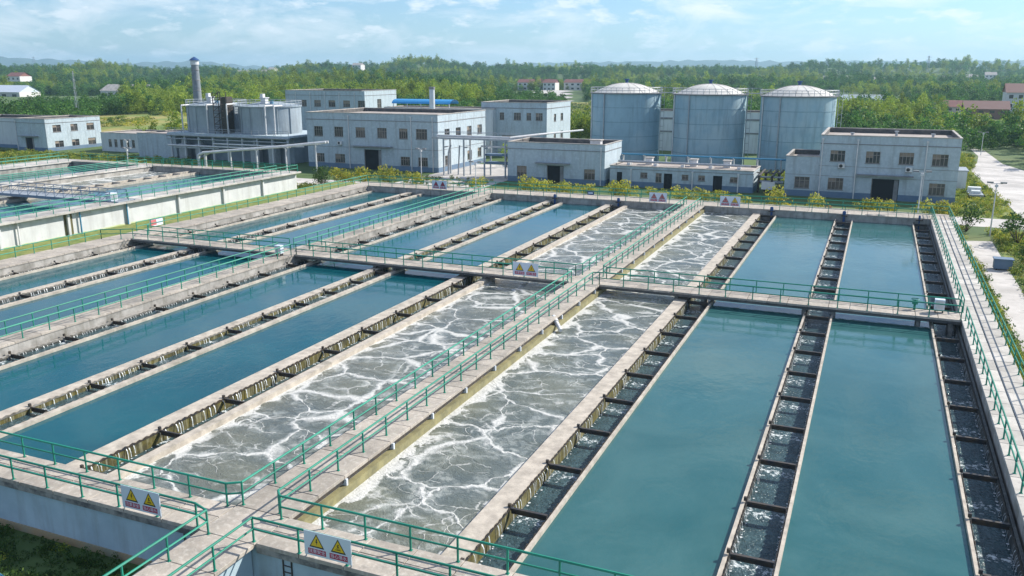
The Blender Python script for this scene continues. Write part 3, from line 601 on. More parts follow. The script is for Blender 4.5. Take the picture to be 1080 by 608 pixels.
# ------------------------------------------------------------------ small machines by the troughs
def pump(x, label, big=1.0):
    r = thing('penstock_pump', label, 'pump', (x, 116.9, -1.4), group='blue pumps at the far ends of the troughs')
    B().cyl((x, 116.9, -1.4), (x, 116.9, -.1), .15 * big, 12).build('column', 'blue', r); B().lathe(x, 116.9, [(.20 * big, -.1), (.22 * big, .0), (.22 * big, .32), (.12 * big, .42), (.01, .44)], 12).build('motor', 'blue', r, smooth=True)
    B().box(x - .4, x + .4, 116.75, 117.25, -.25, -.12).build('bracket', 'steel', r)
pump(-3.0, 'blue pump at the far end of the trough between the right basins'); pump(-12.0, 'blue pump at the far end of the trough right of the foaming basin')
pump(-42.6, 'blue pump at the far end of the trough between the middle blue basins'); pump(-33.0, 'dark blue pump at the far end of the trough beside the left foaming basin')
pump(5.8, 'small pump at the far end of the rightmost trough', .6)
def cab(x, y, label):
    r = thing('control_box', label, 'control box', (x, y, 0))
    B().box(x - .35, x + .35, y - .25, y + .25, .25, 1.05).build('body', 'white_s', r); B().box(x - .28, x + .28, y - .265, y - .251, .33, .97).build('door', 'pipew', r)
    B().box(x - .30, x - .22, y - .2, y + .2, 0, .25).box(x + .22, x + .30, y - .2, y + .2, 0, .25).build('leg', 'steel', r)
cab(5.6, 70.7, 'white control box standing on the right end of the cross bridge'); cab(-54.0, 68.0, 'white control box on the second walkway just before the bridge')
for i in range(3):
    pass
hw = thing('hand_valve', 'green valve stand on the bridge beside the white control box', 'valve', (3.9, 70.9, 0))
B().cyl((3.9, 70.9, 0), (3.9, 70.9, .8), .09).build('stem', 'green', hw); B().lathe(3.9, 70.9, [(.28, .8), (.31, .83), (.28, .86)], 14).build('wheel', 'green', hw); B().box(3.7, 4.1, 70.75, 71.05, .45, .7).build('gearbox', 'green', hw)

# ------------------------------------------------------------------ buildings
def holes_face(b, o, u, width, z0, z1, holes, nrm, depth=.22):
    o = Vector(o); u = Vector(u); n = Vector(nrm)
    xs = sorted({0, width} | {h[0] for h in holes} | {h[1] for h in holes}); zs = sorted({z0, z1} | {h[2] for h in holes} | {h[3] for h in holes})
    P = lambda s, z, d=0: tuple(o + u * s + Vector((0, 0, z)) - n * d)
    for a, c in zip(xs, xs[1:]):
        for e, f in zip(zs, zs[1:]):
            mx_, mz = (a + c) / 2, (e + f) / 2
            if any(h[0] < mx_ < h[1] and h[2] < mz < h[3] for h in holes): continue
            b.quad(P(a, e), P(c, e), P(c, f), P(a, f))
    for h in holes:
        a, c, e, f = h[:4]
        for p, q in (((a, e), (c, e)), ((c, e), (c, f)), ((c, f), (a, f)), ((a, f), (a, e))): b.quad(P(*p), P(*q), P(*q, depth), P(*p, depth))
def window(r, o, u, nrm, a, c, e, f, depth=.16, bars=2):
    o = Vector(o); u = Vector(u); n = Vector(nrm)
    def bx(b, s0, s1, z0, z1, d0, d1):
        pts = [tuple(o + u * s - n * d + Vector((0, 0, z))) for z in (z0, z1) for s, d in ((s0, d0), (s1, d0), (s1, d1), (s0, d1))]
        k = len(b.v); b.v += pts; b.f += [tuple(k + i for i in q) for q in ((3, 2, 1, 0), (4, 5, 6, 7), (0, 1, 5, 4), (1, 2, 6, 5), (2, 3, 7, 6), (3, 0, 4, 7))]
    b = B(); t = .07
    bx(b, a, c, e, e + t, depth - .06, depth); bx(b, a, c, f - t, f, depth - .06, depth); bx(b, a, a + t, e + t, f - t, depth - .06, depth); bx(b, c - t, c, e + t, f - t, depth - .06, depth)
    for i in range(1, bars + 1): s = a + (c - a) * i / (bars + 1); bx(b, s - .04, s + .04, e + t, f - t, depth - .05, depth - .002)
    zm = e + (f - e) * .66; bx(b, a + t, c - t, zm, zm + .06, depth - .048, depth - .004)
    w = b.build('window', 'frame', r)
    g = B(); bx(g, a, c, e, f, depth + .001, depth + .03); g.build('pane', 'glass', w, loc=None) if False else None
    me = g.mesh('pane', r['_o'][:]); me.materials.append(M['glass']); p = bpy.data.objects.new('pane', me); C.objects.link(p); p.parent = w
    if rnd.random() < .6:
        q = B(); hh = (f - e) * rnd.uniform(.25, .6); bx(q, a + .08, a + (c - a) * rnd.choice((.5, .97)), f - hh, f - .06, depth - .012, depth - .002); me = q.mesh('blind', r['_o'][:]); me.materials.append(M['blind']); p = bpy.data.objects.new('blind', me); C.objects.link(p); p.parent = w
    s_ = B(); bx(s_, a - .08, c + .08, e - .10, e, -.07, .1); me = s_.mesh('sill', r['_o'][:]); me.materials.append(M['trim']); p = bpy.data.objects.new('sill', me); C.objects.link(p); p.parent = w
def building(label, x0, x1, y0, y1, z1, front=(), side=(), doors=(), pipes=(), mt='bwall', bands=(), plinth=True, canopy=None, cat='building', name='plant_building', para=.75, z0=G, roofm='roof', bars=2):
    r = thing(name, label, cat, ((x0 + x1) / 2, (y0 + y1) / 2, z0))
    b = B(); hs = [(h[0] - x0, h[1] - x0, h[2], h[3]) for h in list(front) + list(doors)]
    holes_face(b, (x0, y0, 0), (1, 0, 0), x1 - x0, z0 - .3, z1, hs, (0, -1, 0))
    holes_face(b, (x1, y0, 0), (0, 1, 0), y1 - y0, z0 - .3, z1, [(h[0] - y0, h[1] - y0, h[2], h[3]) for h in side], (1, 0, 0))
    b.quad((x1, y1, z0 - .3), (x0, y1, z0 - .3), (x0, y1, z1), (x1, y1, z1)); b.quad((x0, y1, z0 - .3), (x0, y0, z0 - .3), (x0, y0, z1), (x0, y1, z1))
    b.build('wall', mt, r)
    rz = z1 - para; t = .28
    B().quad((x0, y0, rz), (x1, y0, rz), (x1, y1, rz), (x0, y1, rz)).build('roof', roofm, r)
    b = B(); e = .10
    b.box(x0 - e, x1 + e, y0 - e, y0 + t, z1, z1 + .12).box(x0 - e, x1 + e, y1 - t, y1 + e, z1, z1 + .12).box(x0 - e, x0 + t, y0 + t, y1 - t, z1, z1 + .12).box(x1 - t, x1 + e, y0 + t, y1 - t, z1, z1 + .12); b.build('coping', 'coping', r)
    b = B()
    b.box(x0 + t - .1, x1 - t + .1, y0 + t - .1, y0 + t, rz, z1 - .002).box(x0 + t - .1, x1 - t + .1, y1 - t, y1 - t + .1, rz, z1 - .002).box(x0 + t - .1, x0 + t, y0 + t, y1 - t, rz, z1 - .002).box(x1 - t, x1 - t + .1, y0 + t, y1 - t, rz, z1 - .002); b.build('parapet', 'tar_shade', r)
    for zb, hh, pr in list(bands):
        B().box(x0 - pr, x1 + pr, y0 - pr, y0 - .002, zb, zb + hh).box(x1 + .002, x1 + pr, y0, y1, zb, zb + hh).build('band', 'trim', r)
    if plinth:
        segs = []; cur = x0
        for d in sorted(doors): segs.append((cur, d[0])); cur = d[1]
        segs.append((cur, x1)); b = B()
        for a, c in segs: b.box(a, c, y0 - .04, y0 - .002, z0 - .2, z0 + 1.0)
        b.box(x1 + .002, x1 + .04, y0, y1, z0 - .2, z0 + 1.0); b.build('plinth', 'plinth', r)
    for h in front: window(r, (x0, y0, 0), (1, 0, 0), (0, -1, 0), h[0] - x0, h[1] - x0, h[2], h[3], bars=bars)
    for h in side: window(r, (x1, y0, 0), (0, 1, 0), (1, 0, 0), h[0] - y0, h[1] - y0, h[2], h[3], bars=1)
    for d in doors:
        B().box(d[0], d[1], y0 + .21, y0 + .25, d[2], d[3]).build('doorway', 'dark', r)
        if d[1] - d[0] > 2: B().box(d[1] - .75, d[1] - .1, y0 + .12, y0 + .18, d[2], d[3] - .1).build('door', 'trim', r); B().box(d[0] + .05, d[0] + .12, y0 + .12, y0 + .19, d[2], d[3] - .1).build('door_track', 'frame', r)
    if canopy: B().box(canopy[0], canopy[1], y0 - 1.0, y0 - .002, canopy[2], canopy[2] + .14).build('canopy', 'trim', r)
    for x in pipes: B().cyl((x, y0 - .12, z0), (x, y0 - .12, z1 - .7), .10, 8).box(x - .16, x + .16, y0 - .24, y0 - .003, z1 - .75, z1 - .45).build('downpipe', 'pipew', r)
    return r
# right two-storey block
building('two-storey grey-blue block at the right with four upper windows and a dark open doorway', -8.5, 12.2, 151.1, 171, 7.6,
         front=[(-6.9, -4.6, 3.4, 5.2), (-1.45, .7, 3.3, 5.2), (3.5, 5.65, 3.3, 5.2), (8.3, 10.6, 3.25, 5.1), (-6.9, -4.5, -1.25, .7), (8.3, 10.6, -1.4, .5)],
         doors=[(-.2, 3.9, G, .85)], pipes=(-8.2, -2.8, 7.4), bands=((6.2, .14, .06), (2.6, .06, .03), (.95, .06, .03)), canopy=(-2.6, 5.9, 1.35), bars=3)
building('low flat-roofed annex joined to the left side of the right block', -13.8, -8.52, 151.1, 164, 4.0, front=[(-12.2, -9.8, -1.25, .65)], bands=((1.0, .06, .03),))
def ac(x, y, z, label):
    r = thing('air_conditioner', label, 'air conditioner', (x, y, z)); B().box(x - .5, x + .5, y - .45, y - .05, z, z + .75).build('casing', 'pipew', r)
    B().cyl((x - .1, y - .455, z + .38), (x - .1, y - .47, z + .38), .28, 14).build('fan_grille', 'black', r); B().box(x - .5, x + .5, y - .42, y - .003, z - .06, z - .004).build('bracket', 'steel', r)
ac(-5.0, 151.1, 2.35, 'white air conditioner under the leftmost upper window of the right block'); ac(5.1, 151.1, 2.15, 'white air conditioner under the third upper window of the right block')
# low long building
building('long low pump house in front of the three big tanks', -44.5, -19.0, 151.3, 160, 1.1, front=[(-38.8, -37.5, -.9, .1), (-34.0 - 2.0, -34.9, -1.6, .1), (-31.3, -30.1, -.9, .05), (-28.0 - .4, -27.2, -.9, .05), (-22.9, -21.6, -.95, 0.0)],
         doors=[(-43.2, -42.2, -1.2 - 1.4, .0), (-34.5, -33.0, G, .1), (-25.8, -24.2, G, .1)], pipes=(-40.5, -30.0 + .6, -21.0 - .5), bands=((.55, .1, .05),), para=.2, bars=1)
pr_ = thing('pipe_rack', 'blue and white pipes on frames crossing above the long low pump house', 'pipe rack', (-32, 162, 1))
B().tube([(-46, 161.5, 2.3), (-12, 161.5, 2.3)], .16, 8).tube([(-46, 162.1, 2.3), (-12, 162.1, 2.3)], .12, 8).build('blue_pipe', 'pipeb', pr_); B().tube([(-44, 155, 1.6), (-20, 155, 1.6)], .2, 8).tube([(-43, 156, 1.5), (-21, 156, 1.5)], .14, 8).build('white_pipe', 'greym', pr_)
for x in np.arange(-45, -12, 4.2): B().box(x - .1, x + .1, 161.3, 162.3, G, 2.15).box(x - .1, x + .1, 160.8, 162.6, 2.15, 2.25).build('support', 'greym', pr_)
for x in np.arange(-42, -20, 5.0): B().box(x - .3, x + .3, 154.8, 156.3, .93, 1.35).build('saddle', 'pipew', pr_)
for x, lb in ((-30.5, 'left'), (-38.8, 'leftmost'), (-24.5, 'right')):
    v = thing('roof_vent', 'white box vent at the %s of the long low pump house roof' % lb, 'vent', (x, 158, .9)); B().box(x - .6, x + .6, 157.2, 158.4, .91, 2.1).build('casing', 'pipew', v); B().box(x - .75, x + .75, 157.0, 158.6, 2.1, 2.25).build('cap', 'coping', v)
mf = thing('pipe_manifold', 'dark tangle of pipes and valve wheels between the pump house and the right block annex', 'pipework', (-16.5, 153, G))
for i, x in enumerate((-18.2, -17.2, -16.0, -15.0)):
    B().tube([(x, 152.5 + i % 2, G), (x, 152.5 + i % 2, .2 + .4 * (i % 2)), (x + .1, 157, .6), (x + .1, 160, .6)], .2, 8).build('pipe', 'steel', mf)
    B().lathe(x, 152.4 + i % 2, [(.05, .7), (.42, .8), (.42, .9), (.05, 1.0)], 14).build('valve_wheel', 'steel', mf)
B().tube([(-18.6, 153.4, -.8), (-14.2, 153.4, -.8)], .3, 10).tube([(-18.6, 153.0, .1), (-14.2, 153.0, .1)], .16, 8).build('header', 'greym', mf)
B().box(-17.6, -15.4, 151.7, 152.0, -1.9, -.6).build('panel', 'pipew', mf)
# mid single-storey hall
building('single-storey grey hall with a dark doorway left of the long pump house', -64.5, -45.3, 150.5, 161.5, 4.8, front=[(-62.6, -60.6, -1.8, .4), (-49.2, -47.1, -1.6, .3)], doors=[(-56.5, -53.2, G, .7)],
         pipes=(-46.0,), bands=((3.55, .12, .08),), canopy=(-58.6, -51.9, 1.05), side=[])
v = thing('roof_vent', 'white box vent on the roof of the single-storey hall', 'vent', (-48.5, 156, 4)); B().box(-49.6, -47.6, 155, 156.4, 4.06, 5.2).build('casing', 'pipew', v); B().box(-49.8, -47.4, 154.8, 156.6, 5.2, 5.35).build('cap', 'coping', v)
for i, (x, y, z) in enumerate(((-4, 158, 6.86), (3, 165, 6.86), (8.5, 160, 6.86))):
    v = thing('roof_vent', 'small %s vent on the roof of the right two-storey block' % ('left', 'middle', 'right')[i], 'vent', (x, y, z)); B().cyl((x, y, z), (x, y, z + .7), .22, 10).build('duct', 'greym', v); B().cyl((x, y, z + .7), (x, y, z + .85), .38, 10).build('cap', 'greym', v)
# main two-storey
ups = [(-113.1, -110.9), (-107.9, -105.7), (-102.5, -100.2), (-97.2, -94.9), (-91.9, -89.9), (-87.9, -85.3)]
los = [(-113.1, -110.8), (-108.0, -105.5), (-91.7, -89.5), (-87.5, -85.3)]
building('large two-storey grey building with sunlit right gable in the middle distance', -115, -82.8, 157, 180.3, 9.1,
         front=[(a, c, 4.1, 6.2) for a, c in ups] + [(a, c, -1.45, .4) for a, c in los], doors=[(-100.6, -96.4, G, 1.6)], side=[(160, 162.3, 4.0, 6.1), (165.2, 167.6, 4.0, 6.1), (170.7, 173, 4.05, 6.1), (176, 178.4, 4.1, 6.1), (160, 162.3, -1.5, .6), (170.7, 173, -1.2, .8), (176, 178, -1.0, 1.0)],
         pipes=(-104.2, -89.0, -84.0), bands=((7.6, .14, .07), (1.9, .08, .04)), canopy=(-103.3, -93.6, 2.2), bars=3)
for x, lb in ((-106.5, 'left'),): ac(x, 157, 2.4, 'white air conditioner between the floors of the large grey building')
# left building
building('two-storey workshop block at the left edge with sunlit white gable of six windows', -208.8, -197.6, 158.9, 176.2, 5.7, front=[], doors=[(-205.5, -202.4, G, .9)], side=[(161.0, 163.5, 2.3, 4.1), (166.5, 168.7, 2.3, 4.1), (171.6, 174.0, 2.3, 4.1), (161.2, 163.8, -1.9, 0), (166.4, 168.7, -1.9, .05), (171.6, 174.1, -1.7, .1)], pipes=(-208.4,), bands=((4.6, .12, .08),), canopy=(-207, -200.5, 1.2), bars=2)
building('pale block joined behind the left side of the workshop', -236, -208.85, 163, 176, 5.4, mt='bwall2', pipes=(), bands=((4.4, .12, .08),))
building('small white flat-roofed shed between the workshop and the round tanks', -186.5, -172.5, 166, 178, 2.2, mt='bwall2', front=[(-184 + i * 2.0, -183 + i * 2.0, -1.3, .6) for i in range(5)], plinth=False, para=.2, bars=1)
building('blue-grey annex at the foot of the chimney', -165.5, -153.5, 158, 170, 3.2, front=[], plinth=False, para=.2)
# far buildings
building('far grey two-storey block with small gable windows seen over the single-storey hall', -92, -74.5, 198, 215.5, 10.2, mt='bwall', front=[(-90.6, -88.6, 6, 7.8), (-87, -85.8, 6, 7.8), (-83.2, -81.3, 6, 7.8), (-79.8, -78.6, 6, 7.8), (-77.4, -75.6, 6, 7.8), (-86.5, -82.5, 1.2, 2.2)],
         side=[(203, 204.6, 5.6, 7.4), (208, 209.8, 5.6, 7.4), (203, 204.6, 1.2, 3.0), (208, 209.8, 1.2, 3.0)], plinth=False, bands=((8.8, .16, .08),))
building('far blue-grey hall with five upper windows and a sunlit gable behind the round tanks', -176, -147.5, 230, 251, 11.7, mt='bwall', front=[(-170.5 + i * 5.4, -168 + i * 5.4, 6.8, 8.8) for i in range(5)],
         side=[(239, 241.5, 5, 9)], pipes=(-172, -166.5, -161, -155.6, -150), plinth=False, bands=((10.2, .14, .07),))
bsh = building('low white building under the bright blue sheet roof', -119, -88, 196, 206, 8.6, mt='bwall2', front=[(-117.5 + i * 3, -115.8 + i * 3, 6.2, 7.8) for i in range(9)], plinth=False, para=.2)
rb = thing('roof_canopy', 'long bright blue curved sheet roof behind the large grey building', 'canopy', (-107, 198, 8.7)); b = B()
for i in range(8):
    a0, a1 = math.pi * i / 8, math.pi * (i + 1) / 8; b.quad((-117, 199 - 2.4 * math.cos(a0), 9.6 + 1.1 * math.sin(a0)), (-100, 199 - 2.4 * math.cos(a0), 9.6 + 1.1 * math.sin(a0)), (-100, 199 - 2.4 * math.cos(a1), 9.6 + 1.1 * math.sin(a1)), (-117, 199 - 2.4 * math.cos(a1), 9.6 + 1.1 * math.sin(a1)))
b.build('roof_sheet', 'blueroof', rb)
for x in (-116.6, -112.5, -108.5, -104.5, -100.4): B().cyl((x, 196.8, 8.65), (x, 196.8, 9.6), .1, 6).build('column', 'pipew', rb)
fl = thing('flue', 'short grey flue with dark cap behind the large grey building', 'chimney', (-104, 194, G)); B().cyl((-104, 194.5, G), (-104, 194.5, 13.3), .7, 14).build('stack', 'bwall2', fl, smooth=False); B().cyl((-104, 194.5, 13.3), (-104, 194.5, 13.9), .8, 14).build('cap', 'trim', fl)

# ------------------------------------------------------------------ tanks
def big_tank(cx, cy, rad, zt_, label):
    r = thing('storage_tank', label, 'storage tank', (cx, cy, G), group='three domed storage tanks in a row')
    B().lathe(cx, cy, [(rad, G - .3), (rad, zt_)], 64).build('shell', 'tank', r, smooth=True)
    for k in range(1, 5): z = G + (zt_ - G) * k / 5; B().lathe(cx, cy, [(rad, z - .06), (rad + .035, z - .05), (rad + .035, z + .05), (rad, z + .06)], 64).build('hoop', 'seam', r)
    B().lathe(cx, cy, [(rad, zt_ - .25), (rad + .35, zt_ - .2), (rad + .35, zt_), (rad - .6, zt_ + .02)], 64).build('rim', 'trim', r)
    prof = [((rad - .5) * q, zt_ + 2.1 * (1 - q * q) + .02) for q in np.linspace(1, .01, 10)]
    B().lathe(cx, cy, prof, 48).build('dome', 'dome', r, smooth=True)
    B().cyl((cx, cy, zt_ + 2.0), (cx, cy, zt_ + 2.7), .35, 10).cyl((cx, cy, zt_ + 2.7), (cx, cy, zt_ + 2.95), .55, 10).build('vent', 'blue', r)
    b = B(); n = 40
    ring = [(cx + (rad + .25) * math.cos(2 * math.pi * i / n), cy + (rad + .25) * math.sin(2 * math.pi * i / n)) for i in range(n + 1)]
    for dz in (.55, 1.1): b.tube([(x, y, zt_ + dz) for x, y in ring], .05, 5)
    for x, y in ring[:-1]: b.cyl((x, y, zt_), (x, y, zt_ + 1.1), .05, 5)
    b.build('roof_railing', 'greym', r)
    B().cyl((cx, cy, zt_ + 2.05), (cx, cy, zt_ + 2.09), 1.3, 20).build('hatch', 'trim', r)
    b = B()
    for i in range(16):
        a = 2 * math.pi * i / 16; Q = [(cx + (rad - .5) * q * math.cos(a), cy + (rad - .5) * q * math.sin(a), zt_ + 2.1 * (1 - q * q) + .05) for q in np.linspace(1, .15, 6)]; b.tube(Q, .03, 4)
    b.build('dome_rib', 'coping', r)
    for a in (-112, -150): x, y = cx + (rad + .18) * math.cos(R(a)), cy + (rad + .18) * math.sin(R(a)); B().cyl((x, y, G), (x, y, zt_ - .1), .13, 8).build('riser_pipe', 'pipew' if a == -150 else 'greym', r)
    a = R(-8); x, y = cx + (rad + .5) * math.cos(a), cy + (rad + .5) * math.sin(a); b = B()
    for s in (-.3, .3): b.cyl((x, y + s, G), (x, y + s, zt_ + 1.3), .06, 6)
    for k in range(26): b.cyl((x, y - .3, G + .5 + k * .6), (x, y + .3, G + .5 + k * .6), .04, 5)
    for k in range(9): b.cyl((x, y - .3, G + 2 + k * 1.6), (x + .8, y, G + 2 + k * 1.6), .05, 5).cyl((x, y + .3, G + 2 + k * 1.6), (x + .8, y, G + 2 + k * 1.6), .05, 5)
    for s in (.8,): b.cyl((x + s, y, G + 2), (x + s, y, zt_ + 1.3), .05, 5)
    b.build('caged_ladder', 'greym', r)
big_tank(-53.4, 193, 7.8, 13.1, 'left one of the three big domed grey storage tanks'); big_tank(-34.6, 193, 7.8, 13.0, 'middle one of the three big domed grey storage tanks'); big_tank(-16.1, 193, 7.6, 12.8, 'right one of the three big domed grey storage tanks')
for a, c, lb in ((-45.6, -42.3, 'left'), (-26.9, -23.6, 'right')):
    r = thing('catwalk', 'narrow steel catwalk joining the tank tops on the %s' % lb, 'catwalk', ((a + c) / 2, 193, 13)); B().box(a, c, 192.4, 193.6, 13.05, 13.2).build('deck', 'greym', r); B().tube([(a, 192.4, 14.2), (c, 192.4, 14.2)], .05).tube([(a, 193.6, 14.2), (c, 193.6, 14.2)], .05).build('handrail', 'greym', r)
building('long pale building seen through the gaps between the three storage tanks', -58, -22, 225, 236, 7.6, mt='bwall2', plinth=False, bands=((5.5, .5, .1), (2.2, .4, .1)))
# twin tanks left
pf = thing('tank_platform', 'blue-grey concrete frame and platform under the two smaller round tanks', 'platform', (-137, 164, G))
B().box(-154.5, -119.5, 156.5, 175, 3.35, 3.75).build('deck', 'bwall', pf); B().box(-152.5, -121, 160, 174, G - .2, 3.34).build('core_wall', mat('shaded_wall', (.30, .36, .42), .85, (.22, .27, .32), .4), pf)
for i in range(9): x = -153.8 + i * 4.2; B().box(x - .2, x + .2, 156.7, 157.1, G - .1, 3.34).build('column', 'bwall2', pf)
B().tube([(-154.5, 156.4, 3.2), (-119.5, 156.4, 3.2)], .22, 8).tube([(-154.5, 156.2, 2.4), (-119.5, 156.2, 2.4)], .12, 8).build('pipe', 'greym', pf)
B().box(-153.6, -140, 157.0, 157.2, .2, .5).box(-153.6, -120, 156.8, 157.0, 2.9, 3.1).build('beam', 'bwall2', pf)
def small_tank(cx, cy, rad, label):
    r = thing('round_tank', label, 'round tank', (cx, cy, 3.75), group='pair of smaller round tanks on a platform')
    B().lathe(cx, cy, [(rad, 3.6), (rad, 9.9)], 56).build('shell', 'tank2', r, smooth=True); B().lathe(cx, cy, [(rad + .2, 9.7), (rad + .25, 9.95), (rad - .2, 10.05), (1.2, 10.9), (0.02, 10.95)], 56).build('roof', 'tank2', r)
    for a in np.arange(-170, -10, 26): x, y = cx + (rad + .1) * math.cos(R(a)), cy + (rad + .1) * math.sin(R(a)); B().cyl((x, y, 3.7), (x, y, 9.8), .1, 6).build('rib', 'tank2', r)
    b = B(); n = 30; ring = [(cx + (rad + .15) * math.cos(2 * math.pi * i / n), cy + (rad + .15) * math.sin(2 * math.pi * i / n)) for i in range(n + 1)]
    for dz in (.6, 1.15): b.tube([(x, y, 9.95 + dz) for x, y in ring], .05, 5)
    for x, y in ring[:-1]: b.cyl((x, y, 9.95), (x, y, 11.1), .05, 5)
    b.build('roof_railing', 'greym', r)
    B().box(cx + .2, cx + 1.5, cy - 3.5, cy - 2.4, 10.3, 11.7).build('dryer_unit', 'pipew', r); B().box(cx + .0, cx + 1.7, cy - 3.7, cy - 2.2, 11.7, 11.9).box(cx + .1, cx + .9, cy - 3.5, cy - 2.7, 11.9, 12.7).build('hood', 'pipew', r)
    B().cyl((cx + 2.9, cy - 3, 10.3), (cx + 2.9, cy - 3, 11.2), .4, 10).build('motor', 'pipeb', r)
small_tank(-147.0, 165.5, 6.8, 'left one of the two smaller round tanks near the chimney'); small_tank(-131.2, 165.5, 7.0, 'right one of the two smaller round tanks, its right side sunlit')
B().tube([(-154.3, 156.6, 4.8), (-119.7, 156.6, 4.8)], .05).tube([(-154.3, 156.6, 4.3), (-119.7, 156.6, 4.3)], .05).build('handrail', 'greym', pf)
for i in range(18): x = -154.2 + i * 2.03; B().cyl((x, 156.6, 3.75), (x, 156.6, 4.8), .05, 5).build('rail_post', 'greym', pf)
for x, z0_, z1_ in ((-143.0, 3.7, 10.2), (-137.2, 3.7, 10.4), (-126.5, 3.7, 10.2), (-124, 3.7, 10.2), (-150.5, 3.7, 10.0)): B().tube([(x, 157.6, z0_), (x, 157.6, z1_), (x, 160.5, z1_)], .17, 8).build('riser_pipe', 'pipew', pf)
for x in (-151, -146, -130, -125): B().box(x - 1, x + 1, 157.2, 159, G, 1.2).cyl((x, 158, 1.2), (x, 158, 2.6), .6, 12).build('pump_unit', 'greym', pf)
B().tube([(-154, 156.0, .9), (-128, 156.0, .9), (-128, 156.0, G)], .2, 8).tube([(-140, 155.7, 1.6), (-120, 155.7, 1.6), (-116, 157, 1.6)], .16, 8).build('pipe', 'pipew', pf)
st = thing('stair_tower', 'dark steel stair tower between the two smaller round tanks', 'stair tower', (-139, 157.5, 3.75)); b = B()
for x in (-140.2, -138): 
    for y in (156.7, 158.5): b.cyl((x, y, 3.75), (x, y, 13.2), .1, 6)
for k in range(6): z = 4.4 + k * 1.5; b.box(-140.2, -138, 156.7, 157.4, z, z + .1); b.cyl((-140.2, 156.7, z), (-138, 156.7, z + 1.4), .07, 5); b.tube([(-140.2, 156.7, z + 1), (-138, 156.7, z + 1)], .05, 5)
b.build('frame', 'steel', st)
B().box(-140.0, -138.2, 159, 161, 3.76, 12.0).build('shaft', 'steel', st)  # plain dark box added to darken the gap between the round tanks
ch = thing('chimney', 'tall round chimney with blue conical cap beside the left round tank', 'chimney', (-158.6, 172, G))
B().lathe(-158.6, 172, [(1.15, G - .2), (1.02, 10.5), (.88, 19.2)], 24).build('shaft', 'chim', ch, smooth=True)
for z in (13, 15.5, 18): rr_ = 1.02 - (z - 10.5) * .016; B().lathe(-158.6, 172, [(rr_, z - .15), (rr_ + .06, z - .1), (rr_ + .06, z + .1), (rr_, z + .15)], 24).build('hoop', 'trim', ch)
B().lathe(-158.6, 172, [(.98, 19.2), (1.05, 19.3), (1.0, 20.3), (.9, 20.3)], 20).build('collar', 'pipew', ch); B().lathe(-158.6, 172, [(1.35, 20.3), (.6, 20.9), (.02, 21.2)], 16).build('cap', 'blue', ch)
wp = thing('pipe_bridge', 'pair of white pipes on posts rising rightwards before the smaller round tanks', 'pipe bridge', (-115, 140, G))
for dx, dy_ in ((0, 0), (.9, .9)):
    P = [(-127 + dx, 136.5 + dy_, G), (-127 + dx, 136.5 + dy_, 1.2), (-126 + dx, 136.8 + dy_, 1.7), (-110, 141 + dy_, 3.1), (-101.5, 144.5 + dy_, 4.0), (-98, 157, 4.2)][0:5]
    B().tube(P, .28, 10).build('pipe', 'pipew', wp)
for x, z, y in ((-120.4, 1.95, 138.4), (-115, 2.4, 139.8), (-109, 2.85, 141.4), (-103.5, 3.5, 143.8)): B().cyl((x, y, G), (x, y, z), .16, 8).box(x - .3, x + .3, y - .3, y + 1.3, z - .05, z + .08).build('post', 'pipew', wp)
rk = thing('pipe_rack', 'grey steel pipe rack between the large building and the single-storey hall', 'pipe rack', (-73, 158, G))
for x in (-80, -75.5, -71, -66.5):
    for y in (154, 157): B().box(x - .13, x + .13, y - .13, y + .13, G, 4.6).build('column', 'greym', rk)
    B().box(x - .1, x + .1, 154.1, 156.9, 2.9, 3.1).build('beam', 'greym', rk)
for y in (154, 157): B().box(-82.6, -64.6, y - .12, y + .12, 4.6, 4.95).build('girder', 'greym', rk); B().tube([(-82.6, y, 5.9), (-64.6, y, 5.9)], .05).build('handrail', 'greym', rk)
B().box(-82.6, -64.6, 154.1, 156.9, 4.7, 4.8).build('deck', 'greym', rk)
B().tube([(-82, 155, 5.2), (-66, 155, 5.2), (-62, 160, 5.6), (-56, 170, 6.0)], .2, 8).tube([(-72, 154.6, 3.4), (-66, 154.6, 3.4), (-66, 154.6, G)], .18, 8).build('white_pipe', 'pipew', rk)
B().tube([(-79, 155.2, 3.3), (-79.6, 155.4, 1.8), (-79.7, 155.4, G)], .2, 8).tube([(-77.2, 155.6, 3.3), (-77.6, 155.6, G)], .15, 8).build('riser_pipe', 'greym', rk)
for z in (0, 1.6): B().box(-71, -65, 154.4, 156.6, z, z + .35).build('blue_pipe', 'plinth', rk)

# ------------------------------------------------------------------ lamps, masts
def lamp(x, y, z0, z1, label, heads=2, mt='pipew'):
    r = thing('street_lamp', label, 'street lamp', (x, y, z0)); B().cyl((x, y, z0), (x, y, z1), .10, 8, .06).build('pole', mt, r)
    B().tube([(x - .7, y, z1 - .05), (x + .7, y, z1 - .05)], .04, 6).build('arm', mt, r)
    for s in ([-1, 1] if heads == 2 else [0]): B().box(x + s * .75 - .35, x + s * .75 + .35, y - .22, y + .22, z1 - .02, z1 + .16).build('lamp_head', 'trim', r)
    B().box(x - .18, x + .18, y - .18, y + .18, z1 - .5, z1 - .2).build('floodlight', mt, r)
lamp(14.4, 122.7, G, 4.2, 'white lamp post on the grass right of the basins'); lamp(5.8, 122.9, G, 5.2, 'white lamp post behind the back railing before the right block')
lamp(24.1, 243, G, 3.0, 'distant white lamp post beside the road near the trees'); lamp(-81.6, 147.5, G, 3.1, 'grey lamp post in front of the large two-storey building')
lamp(-58.5, 123.5, G, 3.8, 'thin lamp post behind the back railing near the single-storey hall'); lamp(-158.5, 148, G, 2.4, 'lamp post beyond the upper tanks at the left'); lamp(-133, 124, G, 3.4, 'lamp post between the upper tanks and the white shed')
